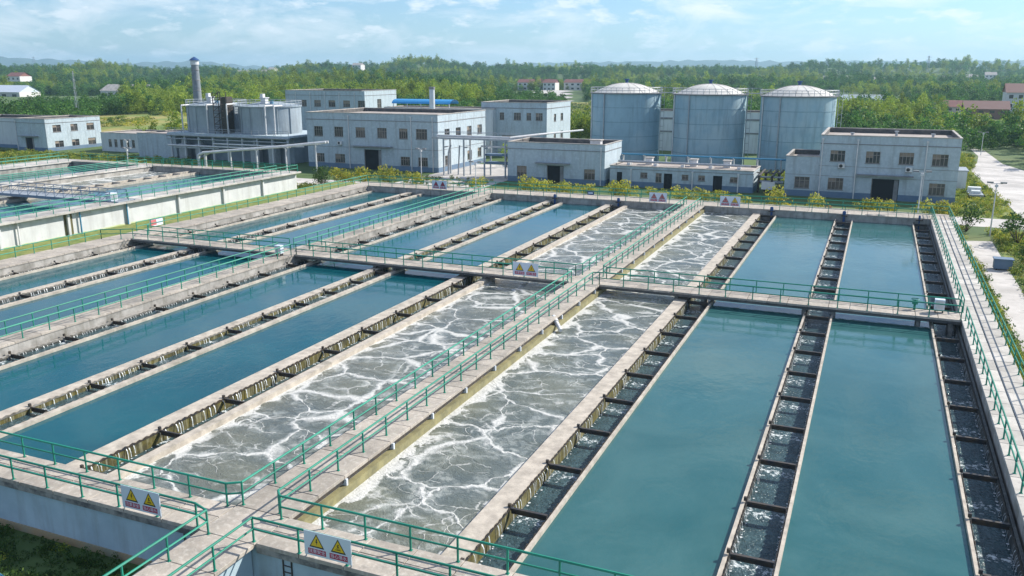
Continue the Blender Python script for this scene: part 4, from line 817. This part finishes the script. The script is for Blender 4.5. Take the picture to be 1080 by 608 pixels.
def mast(x, y, z0, z1, w, label, mt='greym'):
    r = thing('mast', label, 'mast', (x, y, z0)); b = B(); n = 10
    for sx in (-1, 1):
        for sy in (-1, 1): b.cyl((x + sx * w, y + sy * w, z0), (x + sx * w * .15, y + sy * w * .15, z1), w * .10, 4)
    for k in range(n):
        t0 = k / n; t1 = (k + 1) / n; za, zb = z0 + (z1 - z0) * t0, z0 + (z1 - z0) * t1; wa, wb = w * (1 - .85 * t0), w * (1 - .85 * t1)
        b.cyl((x - wa, y - wa, za), (x + wb, y - wb, zb), w * .06, 4).cyl((x + wa, y - wa, za), (x - wb, y - wb, zb), w * .06, 4)
    b.build('lattice', mt, r); b = B()
    for f in (.72, .84, .95): z = z0 + (z1 - z0) * f; b.box(x - w * 1.3, x + w * 1.3, y - w * .15, y + w * .15, z - w * .06, z + w * .06)
    b.build('cross_arm', mt, r)
mast(-3903, 3124, 0, 82, 9, 'faint lattice pylon on the skyline at the far left'); mast(-2970, 2680, 0, 50, 6, 'faint lattice pylon on the skyline, second from the left'); mast(-2896, 2760, 0, 64, 6, 'faint lattice pylon on the skyline, third from the left')
mast(61, 1499, 0, 39, 3, 'telecom mast on the skyline at the right'); mast(-324, 2479, 0, 50, 5, 'faint mast on the skyline above the right storage tank')
mast(-251, 215, G, 17.7, .55, 'white lattice mast among the trees at the far left', 'pipew')

# ------------------------------------------------------------------ far houses
def house(x, y, w, d, h, label, roof='redroof', z=None, wallm='hwall', gable=True, wins=3, floors=2, name='house'):
    z = float(hgt(x, y)) - .5 if z is None else z
    r = thing(name, label, 'house', (x, y, z)); b = B(); x0, x1, y0, y1 = x - w / 2, x + w / 2, y - d / 2, y + d / 2
    hs = []
    for f_ in range(floors):
        for i in range(wins): c = w * (i + .5) / wins; hs.append((c - w / wins * .22, c + w / wins * .22, z + h * (f_ + .35) / floors, z + h * (f_ + .75) / floors))
    holes_face(b, (x0, y0, 0), (1, 0, 0), w, z, z + h, hs, (0, -1, 0)); holes_face(b, (x1, y0, 0), (0, 1, 0), d, z, z + h, [], (1, 0, 0))
    b.quad((x1, y1, z), (x0, y1, z), (x0, y1, z + h), (x1, y1, z + h)); b.quad((x0, y1, z), (x0, y0, z), (x0, y0, z + h), (x0, y1, z + h)); b.build('wall', wallm, r)
    g = B()
    for q in hs: g.box(x0 + q[0], x0 + q[1], y0 + .15, y0 + .2, q[2], q[3])
    g.build('window', 'glass', r); rf = B(); e = .5
    if gable:
        rh = d * .28; rf.quad((x0 - e, y0 - e, z + h), (x1 + e, y0 - e, z + h), (x1 + e, y, z + h + rh), (x0 - e, y, z + h + rh)); rf.quad((x1 + e, y1 + e, z + h), (x0 - e, y1 + e, z + h), (x0 - e, y, z + h + rh), (x1 + e, y, z + h + rh))
        rf.quad((x1, y0, z + h), (x1, y1, z + h), (x1, y, z + h + rh)); rf.quad((x0, y1, z + h), (x0, y0, z + h), (x0, y, z + h + rh))
    else: rf.box(x0 - e, x1 + e, y0 - e, y1 + e, z + h, z + h + .5)
    rf.build('roof', roof, r); return r
house(61, 455, 19, 14, 12, 'pale blue-white apartment house with brown roof at the right edge', 'brownroof', wallm='bwall2', wins=5, floors=3)
house(42, 430, 17, 12, 5, 'low brown-roofed house left of the apartment house at the right edge', 'brownroof', wallm='brownroof', wins=4); house(29, 445, 9, 10, 5, 'small red-brown roofed house beyond the trees at the right', 'redroof')
hx = [(-312, 775, 15), (-296, 780, 13), (-284, 765, 12), (-268, 785, 17), (-250, 780, 14), (-303, 805, 12)]
lb = ['leftmost red-roofed house of the village behind the plant', 'second red-roofed house of the far village', 'narrow white house in the middle of the far village', 'wide red-roofed house in the far village', 'rightmost red-roofed house of the far village', 'red-roofed house at the back of the far village']
for (x, y, w), l_ in zip(hx, lb): house(x, y, w, 11, 7.5, l_, 'redroof', z=-1.0)
sheds = [(-560, 418, 60, 'blue-white long shed at the far left edge', 'white_s'), (-500, 475, 40, 'white shed with pale roof behind the left trees', 'coping'), (-455, 515, 22, 'pale shed right of the white mast', 'coping')]
for x, y, w, l_, rf_ in sheds: house(x, y, w, 16, 5.0, l_, rf_, z=-1.5, wins=6, floors=1, name='shed')
house(-711, 552, 17, 12, 4.5, 'red-roofed hall among trees at the far left', 'redroof', z=8.0, floors=1, wins=3)
k = 0
for x, y, w in ((-960, 1150, 22), (-930, 1170, 14), (-905, 1155, 12), (-1130, 1140, 18), (-760, 1180, 16), (-62, 1180, 16), (-42, 1175, 14), (-5, 1190, 12), (45, 1185, 22), (70, 1180, 12), (96, 1185, 14), (-430, 1290, 14), (118, 1200, 12)):
    house(x, y, w, 12, 8, 'tiny white house far off among the wooded hills', 'coping', z=float(hgt(x, y)) + 4.0)['group'] = 'tiny white houses on the far hills'
sh = thing('equipment_shed', 'small white shed on the grass right of the two-storey block', 'shed', (15, 171, G)); B().box(13.6, 15.0, 168, 174, G, .9).build('wall', 'bwall2', sh); B().box(13.4, 15.2, 167.8, 174.2, .9, 1.05).build('roof', 'greym', sh)
b = thing('parked_vehicle', 'pale low trailer on the grass beside the small white shed', 'trailer', (15.9, 160, G)); B().box(14.8, 16.9, 158, 163.5, G + .5, G + .8).build('bed', 'greym', b); B().box(14.9, 16.8, 161.8, 163.4, G + .8, G + 1.5).box(15.2, 16.5, 159, 160.5, G + .8, G + 1.25).build('load', 'bwall2', b)
for x in (14.95, 17.05):
    for y in (159, 162.6): B().cyl((x - .12, y, G + .4), (x + .12, y, G + .4), .4, 12).build('wheel', 'black', b)
bb_ = thing('litter_bin', 'dark blue rubbish container on the grass edge beside the path', 'container', (13.6, 102, G)); B().box(12.7, 14.4, 101.4, 102.5, G + .15, G + 1.15).build('body', 'plinth', bb_); B().box(12.6, 14.5, 101.3, 102.6, G + 1.15, G + 1.25).build('lid', 'plinth', bb_)
for x in (12.95, 14.15): B().cyl((x - .08, 101.5, G + .12), (x + .08, 101.5, G + .12), .12, 8).build('wheel', 'black', bb_)

# ------------------------------------------------------------------ vegetation
def leaf_quads(rs, cents, per, size, flat=1.0):
    V = []; 
    for (cx, cy, cz, rad) in cents:
        n = int(per * rad ** 2) + 8
        d = rs.normal(size=(n, 3)); d /= np.linalg.norm(d, axis=1)[:, None]; rr = rad * (0.62 + 0.42 * rs.random(n))[:, None]
        p = d * rr * np.array([1, 1, .8 * flat]) + np.array([cx, cy, cz])
        nrm = d + rs.normal(size=(n, 3)) * .55; nrm /= np.linalg.norm(nrm, axis=1)[:, None]
        a = np.cross(nrm, rs.normal(size=(n, 3))); a /= np.linalg.norm(a, axis=1)[:, None]; b_ = np.cross(nrm, a)
        s = (size * (.6 + .8 * rs.random(n)))[:, None]
        V.append(np.stack([p - a * s, p - b_ * s * .6, p + a * s, p + b_ * s * .6], 1).reshape(-1, 3))
    V = np.concatenate(V); n = len(V) // 4
    return V, np.arange(n * 4).reshape(-1, 4)
def mesh_np(name, V, F, mt):
    me = bpy.data.meshes.new(name); me.vertices.add(len(V)); me.vertices.foreach_set('co', V.astype('f').ravel()); n = len(F)
    me.loops.add(n * 4); me.loops.foreach_set('vertex_index', F.astype('i').ravel()); me.polygons.add(n); me.polygons.foreach_set('loop_start', np.arange(0, n * 4, 4, dtype='i')); me.polygons.foreach_set('loop_total', np.full(n, 4, 'i'))
    me.update(calc_edges=True); me.materials.append(M[mt]); return me
def crown(seed, h, w, lobes, per, size, mt, tall=0.55, lo=.38):
    rs = np.random.RandomState(seed); cents = []
    for i in range(lobes):
        t = rs.random(); a = rs.random() * 6.283; zz = h * (lo + tall * t); rr = w * (1.0 - .75 * abs(t - .35)) * math.sqrt(rs.random()) * .75
        cents.append((rr * math.cos(a), rr * math.sin(a), zz, w * rs.uniform(.28, .48)))
    V, F = leaf_quads(rs, cents, per, size); return mesh_np('crown', V, F, mt), cents
def trunk_mesh(seed, h, cents, r0=.16):
    b = B(); top = (0, 0, h * .55); b.cyl((0, 0, -.3), (0.05, 0, h * .3), r0, 7, r0 * .75).cyl((0.05, 0, h * .3), top, r0 * .75, 7, r0 * .45)
    for c in cents[:5]: b.cyl((0, 0, h * .32), (c[0] * .8, c[1] * .8, c[2]), r0 * .4, 5, r0 * .12)
    return meshof(b, 'trunk', 'trunk')
pc = bpy.data.collections.new('wood_species')
for i in range(8):
    kind = 'leafB' if i in (2, 5) else 'leafA'
    cm, ce = crown(100 + i, 9.5 + (i % 3), 4.3 + .6 * (i % 2), 17, 7.0, .42, kind, .74, .2)
    tm = trunk_mesh(i, 9.5, ce, .2)
    for me_, nm in ((cm, 'a_crown%02d' % i),): pc.objects.link(bpy.data.objects.new(nm, me_))
def scatter(name, pts, label, idxs, kinds):
    me = bpy.data.meshes.new(name); n = len(pts); me.vertices.add(n); me.vertices.foreach_set('co', np.array([p[:3] for p in pts], 'f').ravel())
    for nm, col, ty in (('scl', 3, 'FLOAT'), ('rot', 4, 'FLOAT'), ('sz', 5, 'FLOAT')):
        a = me.attributes.new(nm, ty, 'POINT'); a.data.foreach_set('value', np.array([p[col] for p in pts], 'f'))
    a = me.attributes.new('idx', 'INT', 'POINT'); a.data.foreach_set('value', np.array(idxs, 'i'))
    ng = bpy.data.node_groups.new(name, 'GeometryNodeTree'); ng.interface.new_socket('Geometry', in_out='INPUT', socket_type='NodeSocketGeometry'); ng.interface.new_socket('Geometry', in_out='OUTPUT', socket_type='NodeSocketGeometry')
    gi = N(ng, 'NodeGroupInput'); go = N(ng, 'NodeGroupOutput'); ip = N(ng, 'GeometryNodeInstanceOnPoints'); ci = N(ng, 'GeometryNodeCollectionInfo'); ci.inputs['Collection'].default_value = kinds; ci.inputs['Separate Children'].default_value = True; ci.inputs['Reset Children'].default_value = True
    ip.inputs['Pick Instance'].default_value = True; L(ng, gi, 0, ip, 'Points'); L(ng, ci, 0, ip, 'Instance')
    a1 = N(ng, 'GeometryNodeInputNamedAttribute', data_type='FLOAT', inp={'Name': 'scl'}); a4 = N(ng, 'GeometryNodeInputNamedAttribute', data_type='FLOAT', inp={'Name': 'sz'}); cs = N(ng, 'ShaderNodeCombineXYZ'); L(ng, a1, 0, cs, 0); L(ng, a1, 0, cs, 1); L(ng, a4, 0, cs, 2); a2 = N(ng, 'GeometryNodeInputNamedAttribute', data_type='FLOAT', inp={'Name': 'rot'}); a3 = N(ng, 'GeometryNodeInputNamedAttribute', data_type='INT', inp={'Name': 'idx'})
    cx = N(ng, 'ShaderNodeCombineXYZ'); L(ng, a2, 0, cx, 2); L(ng, cx, 0, ip, 'Rotation'); ng.links.new([o for o in a3.outputs if o.enabled and o.name == 'Attribute'][0], ip.inputs['Instance Index'])
    L(ng, cs, 0, ip, 'Scale'); L(ng, ip, 0, go, 0)
    o = bpy.data.objects.new(name, me); C.objects.link(o); md = o.modifiers.new('scatter', 'NODES'); md.node_group = ng; o['kind'] = 'stuff'; o['label'] = label[0]; o['category'] = label[1]; return o
rs = np.random.RandomState(11); pts = []; idx = []
def in_poly(x, y, P):
    c = False; n = len(P)
    for i in range(n):
        (x1, y1), (x2, y2) = P[i], P[i - 1]
        if (y1 > y) != (y2 > y) and x < (x2 - x1) * (y - y1) / (y2 - y1) + x1: c = not c
    return c
clear = [[(-165, 195), (-60, 195), (-50, 225), (-140, 262), (-185, 262)], [(-205, 185), (-140, 185), (-130, 235), (-190, 248)], [(-66, 215), (-4, 215), (-4, 240), (-66, 240)]]
polar = [(-62, -46.5, 0, 290), (-48.6, -41.5, 285, 385), (-54.5, -47, 500, 720), (-23.3, -18.2, 590, 820), (-5.5, 1.2, 500, 745), (3.6, 9.5, 325, 500), (-19.5, -13.5, 300, 600), (-37.5, -33, 900, 1060), (-3, 1, 1000, 1200)]
def blocked(x, y):
    d = math.hypot(x, y); a = math.degrees(math.atan2(x, y))
    return any(p[0] < a < p[1] and p[2] < d < p[3] for p in polar) or any(in_poly(x, y, P) for P in clear)
def ring(d0, d1, sp, s0, s1, az0=-62, az1=14):
    area = (d1 ** 2 - d0 ** 2) / 2 * R(az1 - az0); n = int(area / sp ** 2)
    a = np.degrees(0) + az0 + (az1 - az0) * rs.random(n); d = np.sqrt(d0 ** 2 + (d1 ** 2 - d0 ** 2) * rs.random(n)); x = d * np.sin(np.radians(a)); y = d * np.cos(np.radians(a)); z = hgt(x, y)
    for i in range(n):
        xx, yy = float(x[i]), float(y[i])
        if blocked(xx, yy): continue
        bam = math.sin(xx * .021 + 1.0) * math.cos(yy * .017) > .25 or (-47 < a[i] < -38 and d[i] < 600) or (-37 < a[i] < -24 and 400 < d[i] < 560)
        q_ = rs.uniform(s0, s1) * rs.choice([.7, .85, 1.0, 1.0, 1.15]); pts.append((xx, yy, float(z[i]) - .4, q_, rs.uniform(0, 6.28), q_ * rs.uniform(.75, 1.3))); idx.append(int(rs.choice([2, 5])) if bam and rs.random() < .8 else int(rs.choice([0, 1, 3, 4, 6, 7])))
ring(255, 520, 3.9, .38, .78); ring(520, 900, 6.6, .5, .95); ring(900, 1500, 9.5, .6, 1.1); ring(1500, 2400, 13.5, .8, 1.3)
scatter('wood', pts, ('dense green wood covering the land and low hills behind the plant', 'wood'), idx, pc)
# individually standing trees nearest the plant
TP = []
for i in range(6):
    cm, ce = crown(300 + i, 8.0 + (i % 3) * .8, 3.3, 16, 16.0, .26, 'leafB' if i in (1, 4) else 'leafA', .58); TP.append((cm, trunk_mesh(i, 8.0, ce)))
def tree(x, y, s, i, label, group=None, z=G, name='tree'):
    r = thing(name, label, 'tree', (x, y, z), group); r.rotation_euler[2] = rnd.uniform(0, 6.28); r.scale = (s, s, s)
    for me_, nm in zip(TP[i], ('crown', 'trunk')):
        o_ = bpy.data.objects.new(nm, me_); C.objects.link(o_); o_.parent = r
TL = 'leafy tree in the front row of the dense wood behind the buildings'
rr2 = random.Random(5)
for i in range(150):
    a = rr2.uniform(-50, 12); d = rr2.uniform(215, 262)
    x, y = d * math.sin(R(a)), d * math.cos(R(a))
    if blocked(x, y) or x < -150 or (18 < x < 29 and y < 262) or (x > 19 and y < 215) or (-70 < x < -35 and y < 240) or (-122 < x < -84 and y < 210): continue
    if x < -60 and y < 240: continue
    tree(x, y, rr2.uniform(.5, .85), rr2.randrange(6), TL, 'trees at the near edge of the wood')
for x, y, s, l_ in ((33, 215, 1.0, 'dark tree standing right of the road in shade'), (16, 212, .8, 'tree at the left side of the road near the wood'), (12, 205, .8, 'tree behind the right two-storey block at its right corner'), (36, 228, 1.1, 'broad tree beyond the road island at the right edge'),
                    (-57.5, 168, .55, 'small dark tree behind the roof of the single-storey hall'), (-40.5, 205, .7, 'bright tree in the gap left of the left storage tank'), (-74, 172, .6, 'small tree behind the pipe rack')): tree(x, y, s, rr2.randrange(6), l_)
# shrubs
SP = []
for i, mt in enumerate(('leafC', 'leafC', 'leafC', 'leafD', 'leafR')):
    rs2 = np.random.RandomState(500 + i); cents = [(rs2.uniform(-.8, .8), rs2.uniform(-.8, .8), rs2.uniform(.8, 2.2), rs2.uniform(.35, .65)) for _ in range(12)]
    V, F = leaf_quads(rs2, cents, 150, .10); cm = mesh_np('crown', V, F, mt); b = B()
    for c in cents[:8]: b.cyl((0, 0, -.1), (c[0], c[1], c[2]), .035, 5, .015)
    SP.append((cm, meshof(b, 'stem', 'trunk')))
def shrub(x, y, s, i, label, group=None, z=G, sz=None):
    r = thing('shrub', label, 'shrub', (x, y, z), group); r.rotation_euler[2] = rnd.uniform(0, 6.28); r.scale = (s, s, sz or s)
    for me_, nm in zip(SP[i], ('foliage', 'stem')): o_ = bpy.data.objects.new(nm, me_); C.objects.link(o_); o_.parent = r
sx = [(-87.1, 1.9), (-84.3, 1.7), (-81.2, 2.4), (-75.9, 2.7), (-71.0, 2.0), (-59.5, 1.4), (-50.6, 2.0), (-48.2, 1.8), (-45.5, 1.9), (-43.6, 1.7), (-41, 1.5), (-36, 2.2), (-34.1, 1.9), (-30.1, 1.6), (-25.9, 1.6), (-24.8, .6), (-23, 2), (-20.7, 1.4), (-16.9, 1.2), (-12.5, 2.9), (-7.1, 2), (-.8, 1.3), (.3, 1.5), (1.9, 1.4), (7.6, 2), (9.4, 1.5)]
near = ['at the left corner of the large building', 'left of the large building doorway', 'before the large building doorway', 'right of the large building doorway', 'by the grey lamp post', 'left of the single-storey hall', 'under the left window of the single-storey hall', 'left of the hall doorway', 'right of the hall doorway', 'before the hall right window', 'at the right corner of the single-storey hall', 'at the left end of the long pump house', 'beside the left end of the pump house', 'before the middle of the pump house', 'left of the central walkway end', 'low down at the central walkway end', 'right of the central walkway end', 'before the right end of the pump house', 'at the right end of the pump house', 'broad and tall before the gap left of the right block', 'before the annex of the right block', 'left in front of the right block doorway', 'in front of the right block doorway', 'right in front of the right block doorway', 'by the lamp post before the right block', 'at the right corner of the right block']
for (x, zt_), n_ in zip(sx, near):
    s = (zt_ - G) / 2.75; shrub(x, 126.2 + rnd.uniform(-.6, .8), s, rnd.randrange(3), 'yellow-green shrub ' + n_, 'shrubs behind the back railing')
shrub(-5.6, 125.8, 1.0, 4, 'small dark red shrub between the annex and the right block'); shrub(-52.2, 126.6, .95, 4, 'reddish shrub before the doorway of the single-storey hall')
for x, y, s, l_ in ((11.9, 125.5, 1.5, 'dark green shrub between the pavement and the end of the right walkway'), (17.0, 118.5, 1.7, 'large dark green shrub beside the white lamp post'), (18.6, 113.0, 1.2, 'rounded green shrub on the grass right of the path'), (16.6, 106, 1.0, 'green shrub at the path edge beyond the blue container'), (18.8, 100, 1.1, 'green shrub on the lawn near the right edge'), (-93, 131, 1.5, 'bushy green shrub at the end of the tall white wall'), (-90.5, 127, 1.3, 'green shrub beside the end of the tall white wall')):
    shrub(x, y, s, 3, l_)
# low plants as ground cover
lc = bpy.data.collections.new('low_plants')
for i, mt in enumerate(('leafE', 'leafC', 'leafD')):
    rs2 = np.random.RandomState(700 + i); V, F = leaf_quads(rs2, [(rs2.uniform(-.5, .5), rs2.uniform(-.5, .5), rs2.uniform(.1, .35), rs2.uniform(.2, .4)) for _ in range(6)], 130, .07); lc.objects.link(bpy.data.objects.new('a_low%d' % i, mesh_np('low', V, F, mt)))
pts2 = []; id2 = []
def cover(P, dens, s0, s1, w=(.6, .2, .2)):
    xs_ = [p[0] for p in P]; ys = [p[1] for p in P]; A = (max(xs_) - min(xs_)) * (max(ys) - min(ys))
    for _ in range(int(A * dens)):
        x, y = rs.uniform(min(xs_), max(xs_)), rs.uniform(min(ys), max(ys))
        if in_poly(x, y, P): q_ = rs.uniform(s0, s1); pts2.append((x, y, G - .03, q_, rs.uniform(0, 6.28), q_ * rs.uniform(.7, 1.5))); id2.append(int(rs.choice(3, p=w)))
cover([(9.6, 30), (11.5, 30), (11.4, 100), (10.8, 117), (12, 129), (9.6, 129)], 2.6, .5, 1.3); cover([(14.5, 60), (26, 60), (26, 127), (14.7, 127)], 1.3, .5, 1.5, (.5, .2, .3))
cover([(-83, 122.3), (9.4, 122.3), (9.4, 129.4), (-83, 129.4)], 1.7, .35, .8, (.45, .25, .3)); cover([(9.6, 138.3), (19.5, 138.3), (19, 165), (18, 204), (14, 204), (12.5, 152)], 1.1, .5, 1.6)
cover([(-84, 17), (-23.6, 17), (-23.6, 23.4), (-84, 23.4)], 5.0, .3, .8, (.08, 0, .92)); cover([(-135, 112), (-85, 112), (-85, 130), (-135, 130)], .6, .6, 1.6); cover([(-83, 112), (-78, 112), (-78, 129), (-83, 129)], 1.5, .6, 1.5)
cover([(-210, 130), (-140, 130), (-140, 156), (-210, 156)], .5, .8, 1.8); cover([(-82, 139), (-66, 139), (-66, 150), (-82, 150)], .35, .6, 1.2); cover([(19, 205), (22, 240), (16, 240), (12, 205)], 1.2, .8, 2.0)
for _ in range(420):
    a, d = rs.uniform(-48.6, -41.4), rs.uniform(286, 388); x, y = d * math.sin(R(a)), d * math.cos(R(a)); q_ = rs.uniform(1.2, 4.5)
    if math.sin(x * .09) + math.cos(y * .11) > .1: pts2.append((x, y, float(hgt(x, y)) + .2, q_, rs.uniform(0, 6.28), q_ * .8)); id2.append(int(rs.choice(3)))
for _ in range(260):
    a, d = rs.uniform(-19.4, -13.6), rs.uniform(305, 595); x, y = d * math.sin(R(a)), d * math.cos(R(a)); q_ = rs.uniform(2, 6); pts2.append((x, y, float(hgt(x, y)) + .2, q_, rs.uniform(0, 6.28), q_ * .8)); id2.append(int(rs.choice([0, 2])))
cover([(14.5, 30), (24, 30), (24, 60), (14.5, 60)], 1.0, .5, 1.3, (.5, .1, .4)); cover([(26.8, 186), (50, 180), (50, 199), (28, 192)], .6, .5, 1.0)
cover([(-165, 176), (-120, 176), (-120, 200), (-165, 200)], .4, .8, 2.2); cover([(-58, 165), (-8, 165), (-8, 182), (-58, 182)], .5, .8, 2.0)
scatter('low_plants', pts2, ('low weeds and ground cover growing round the basins and buildings', 'ground cover'), id2, lc)
# raised verge between the leftmost walkway and the tall white wall
B().box(-83.86, -77.72, 22, 121.8, -2.7, -.35).build('verge', 'lawn', kind='structure')
# green hose rails low in the front left corner
fr_ = thing('pipe_run', 'pair of teal pipes lying on the dark grass in the bottom left corner', 'pipes', (-33, 19.6, G))
B().tube([(-42, 22.6, G + .25), (-29.5, 20.2, G + .25), (-24, 18.8, G + .25)], .09, 8).tube([(-42, 22.1, G + .2), (-29.5, 19.7, G + .2), (-24, 18.3, G + .2)], .07, 8).build('pipe', 'pipeb', fr_)

# ------------------------------------------------------------------ haze
hz = bpy.data.materials.new('haze'); hz.use_nodes = True; t = hz.node_tree; t.nodes.clear()
pv = N(t, 'ShaderNodeVolumePrincipled', inp={'Color': (0.50, 0.80, 1.0, 1), 'Density': 0.00014, 'Anisotropy': 0.2}); L(t, pv, 0, N(t, 'ShaderNodeOutputMaterial'), 'Volume')
B().box(-9500, 3500, -400, 9500, -60, 190).build('haze', hz, kind='stuff')
for o_ in allroots:
    if '_o' in o_: del o_['_o']
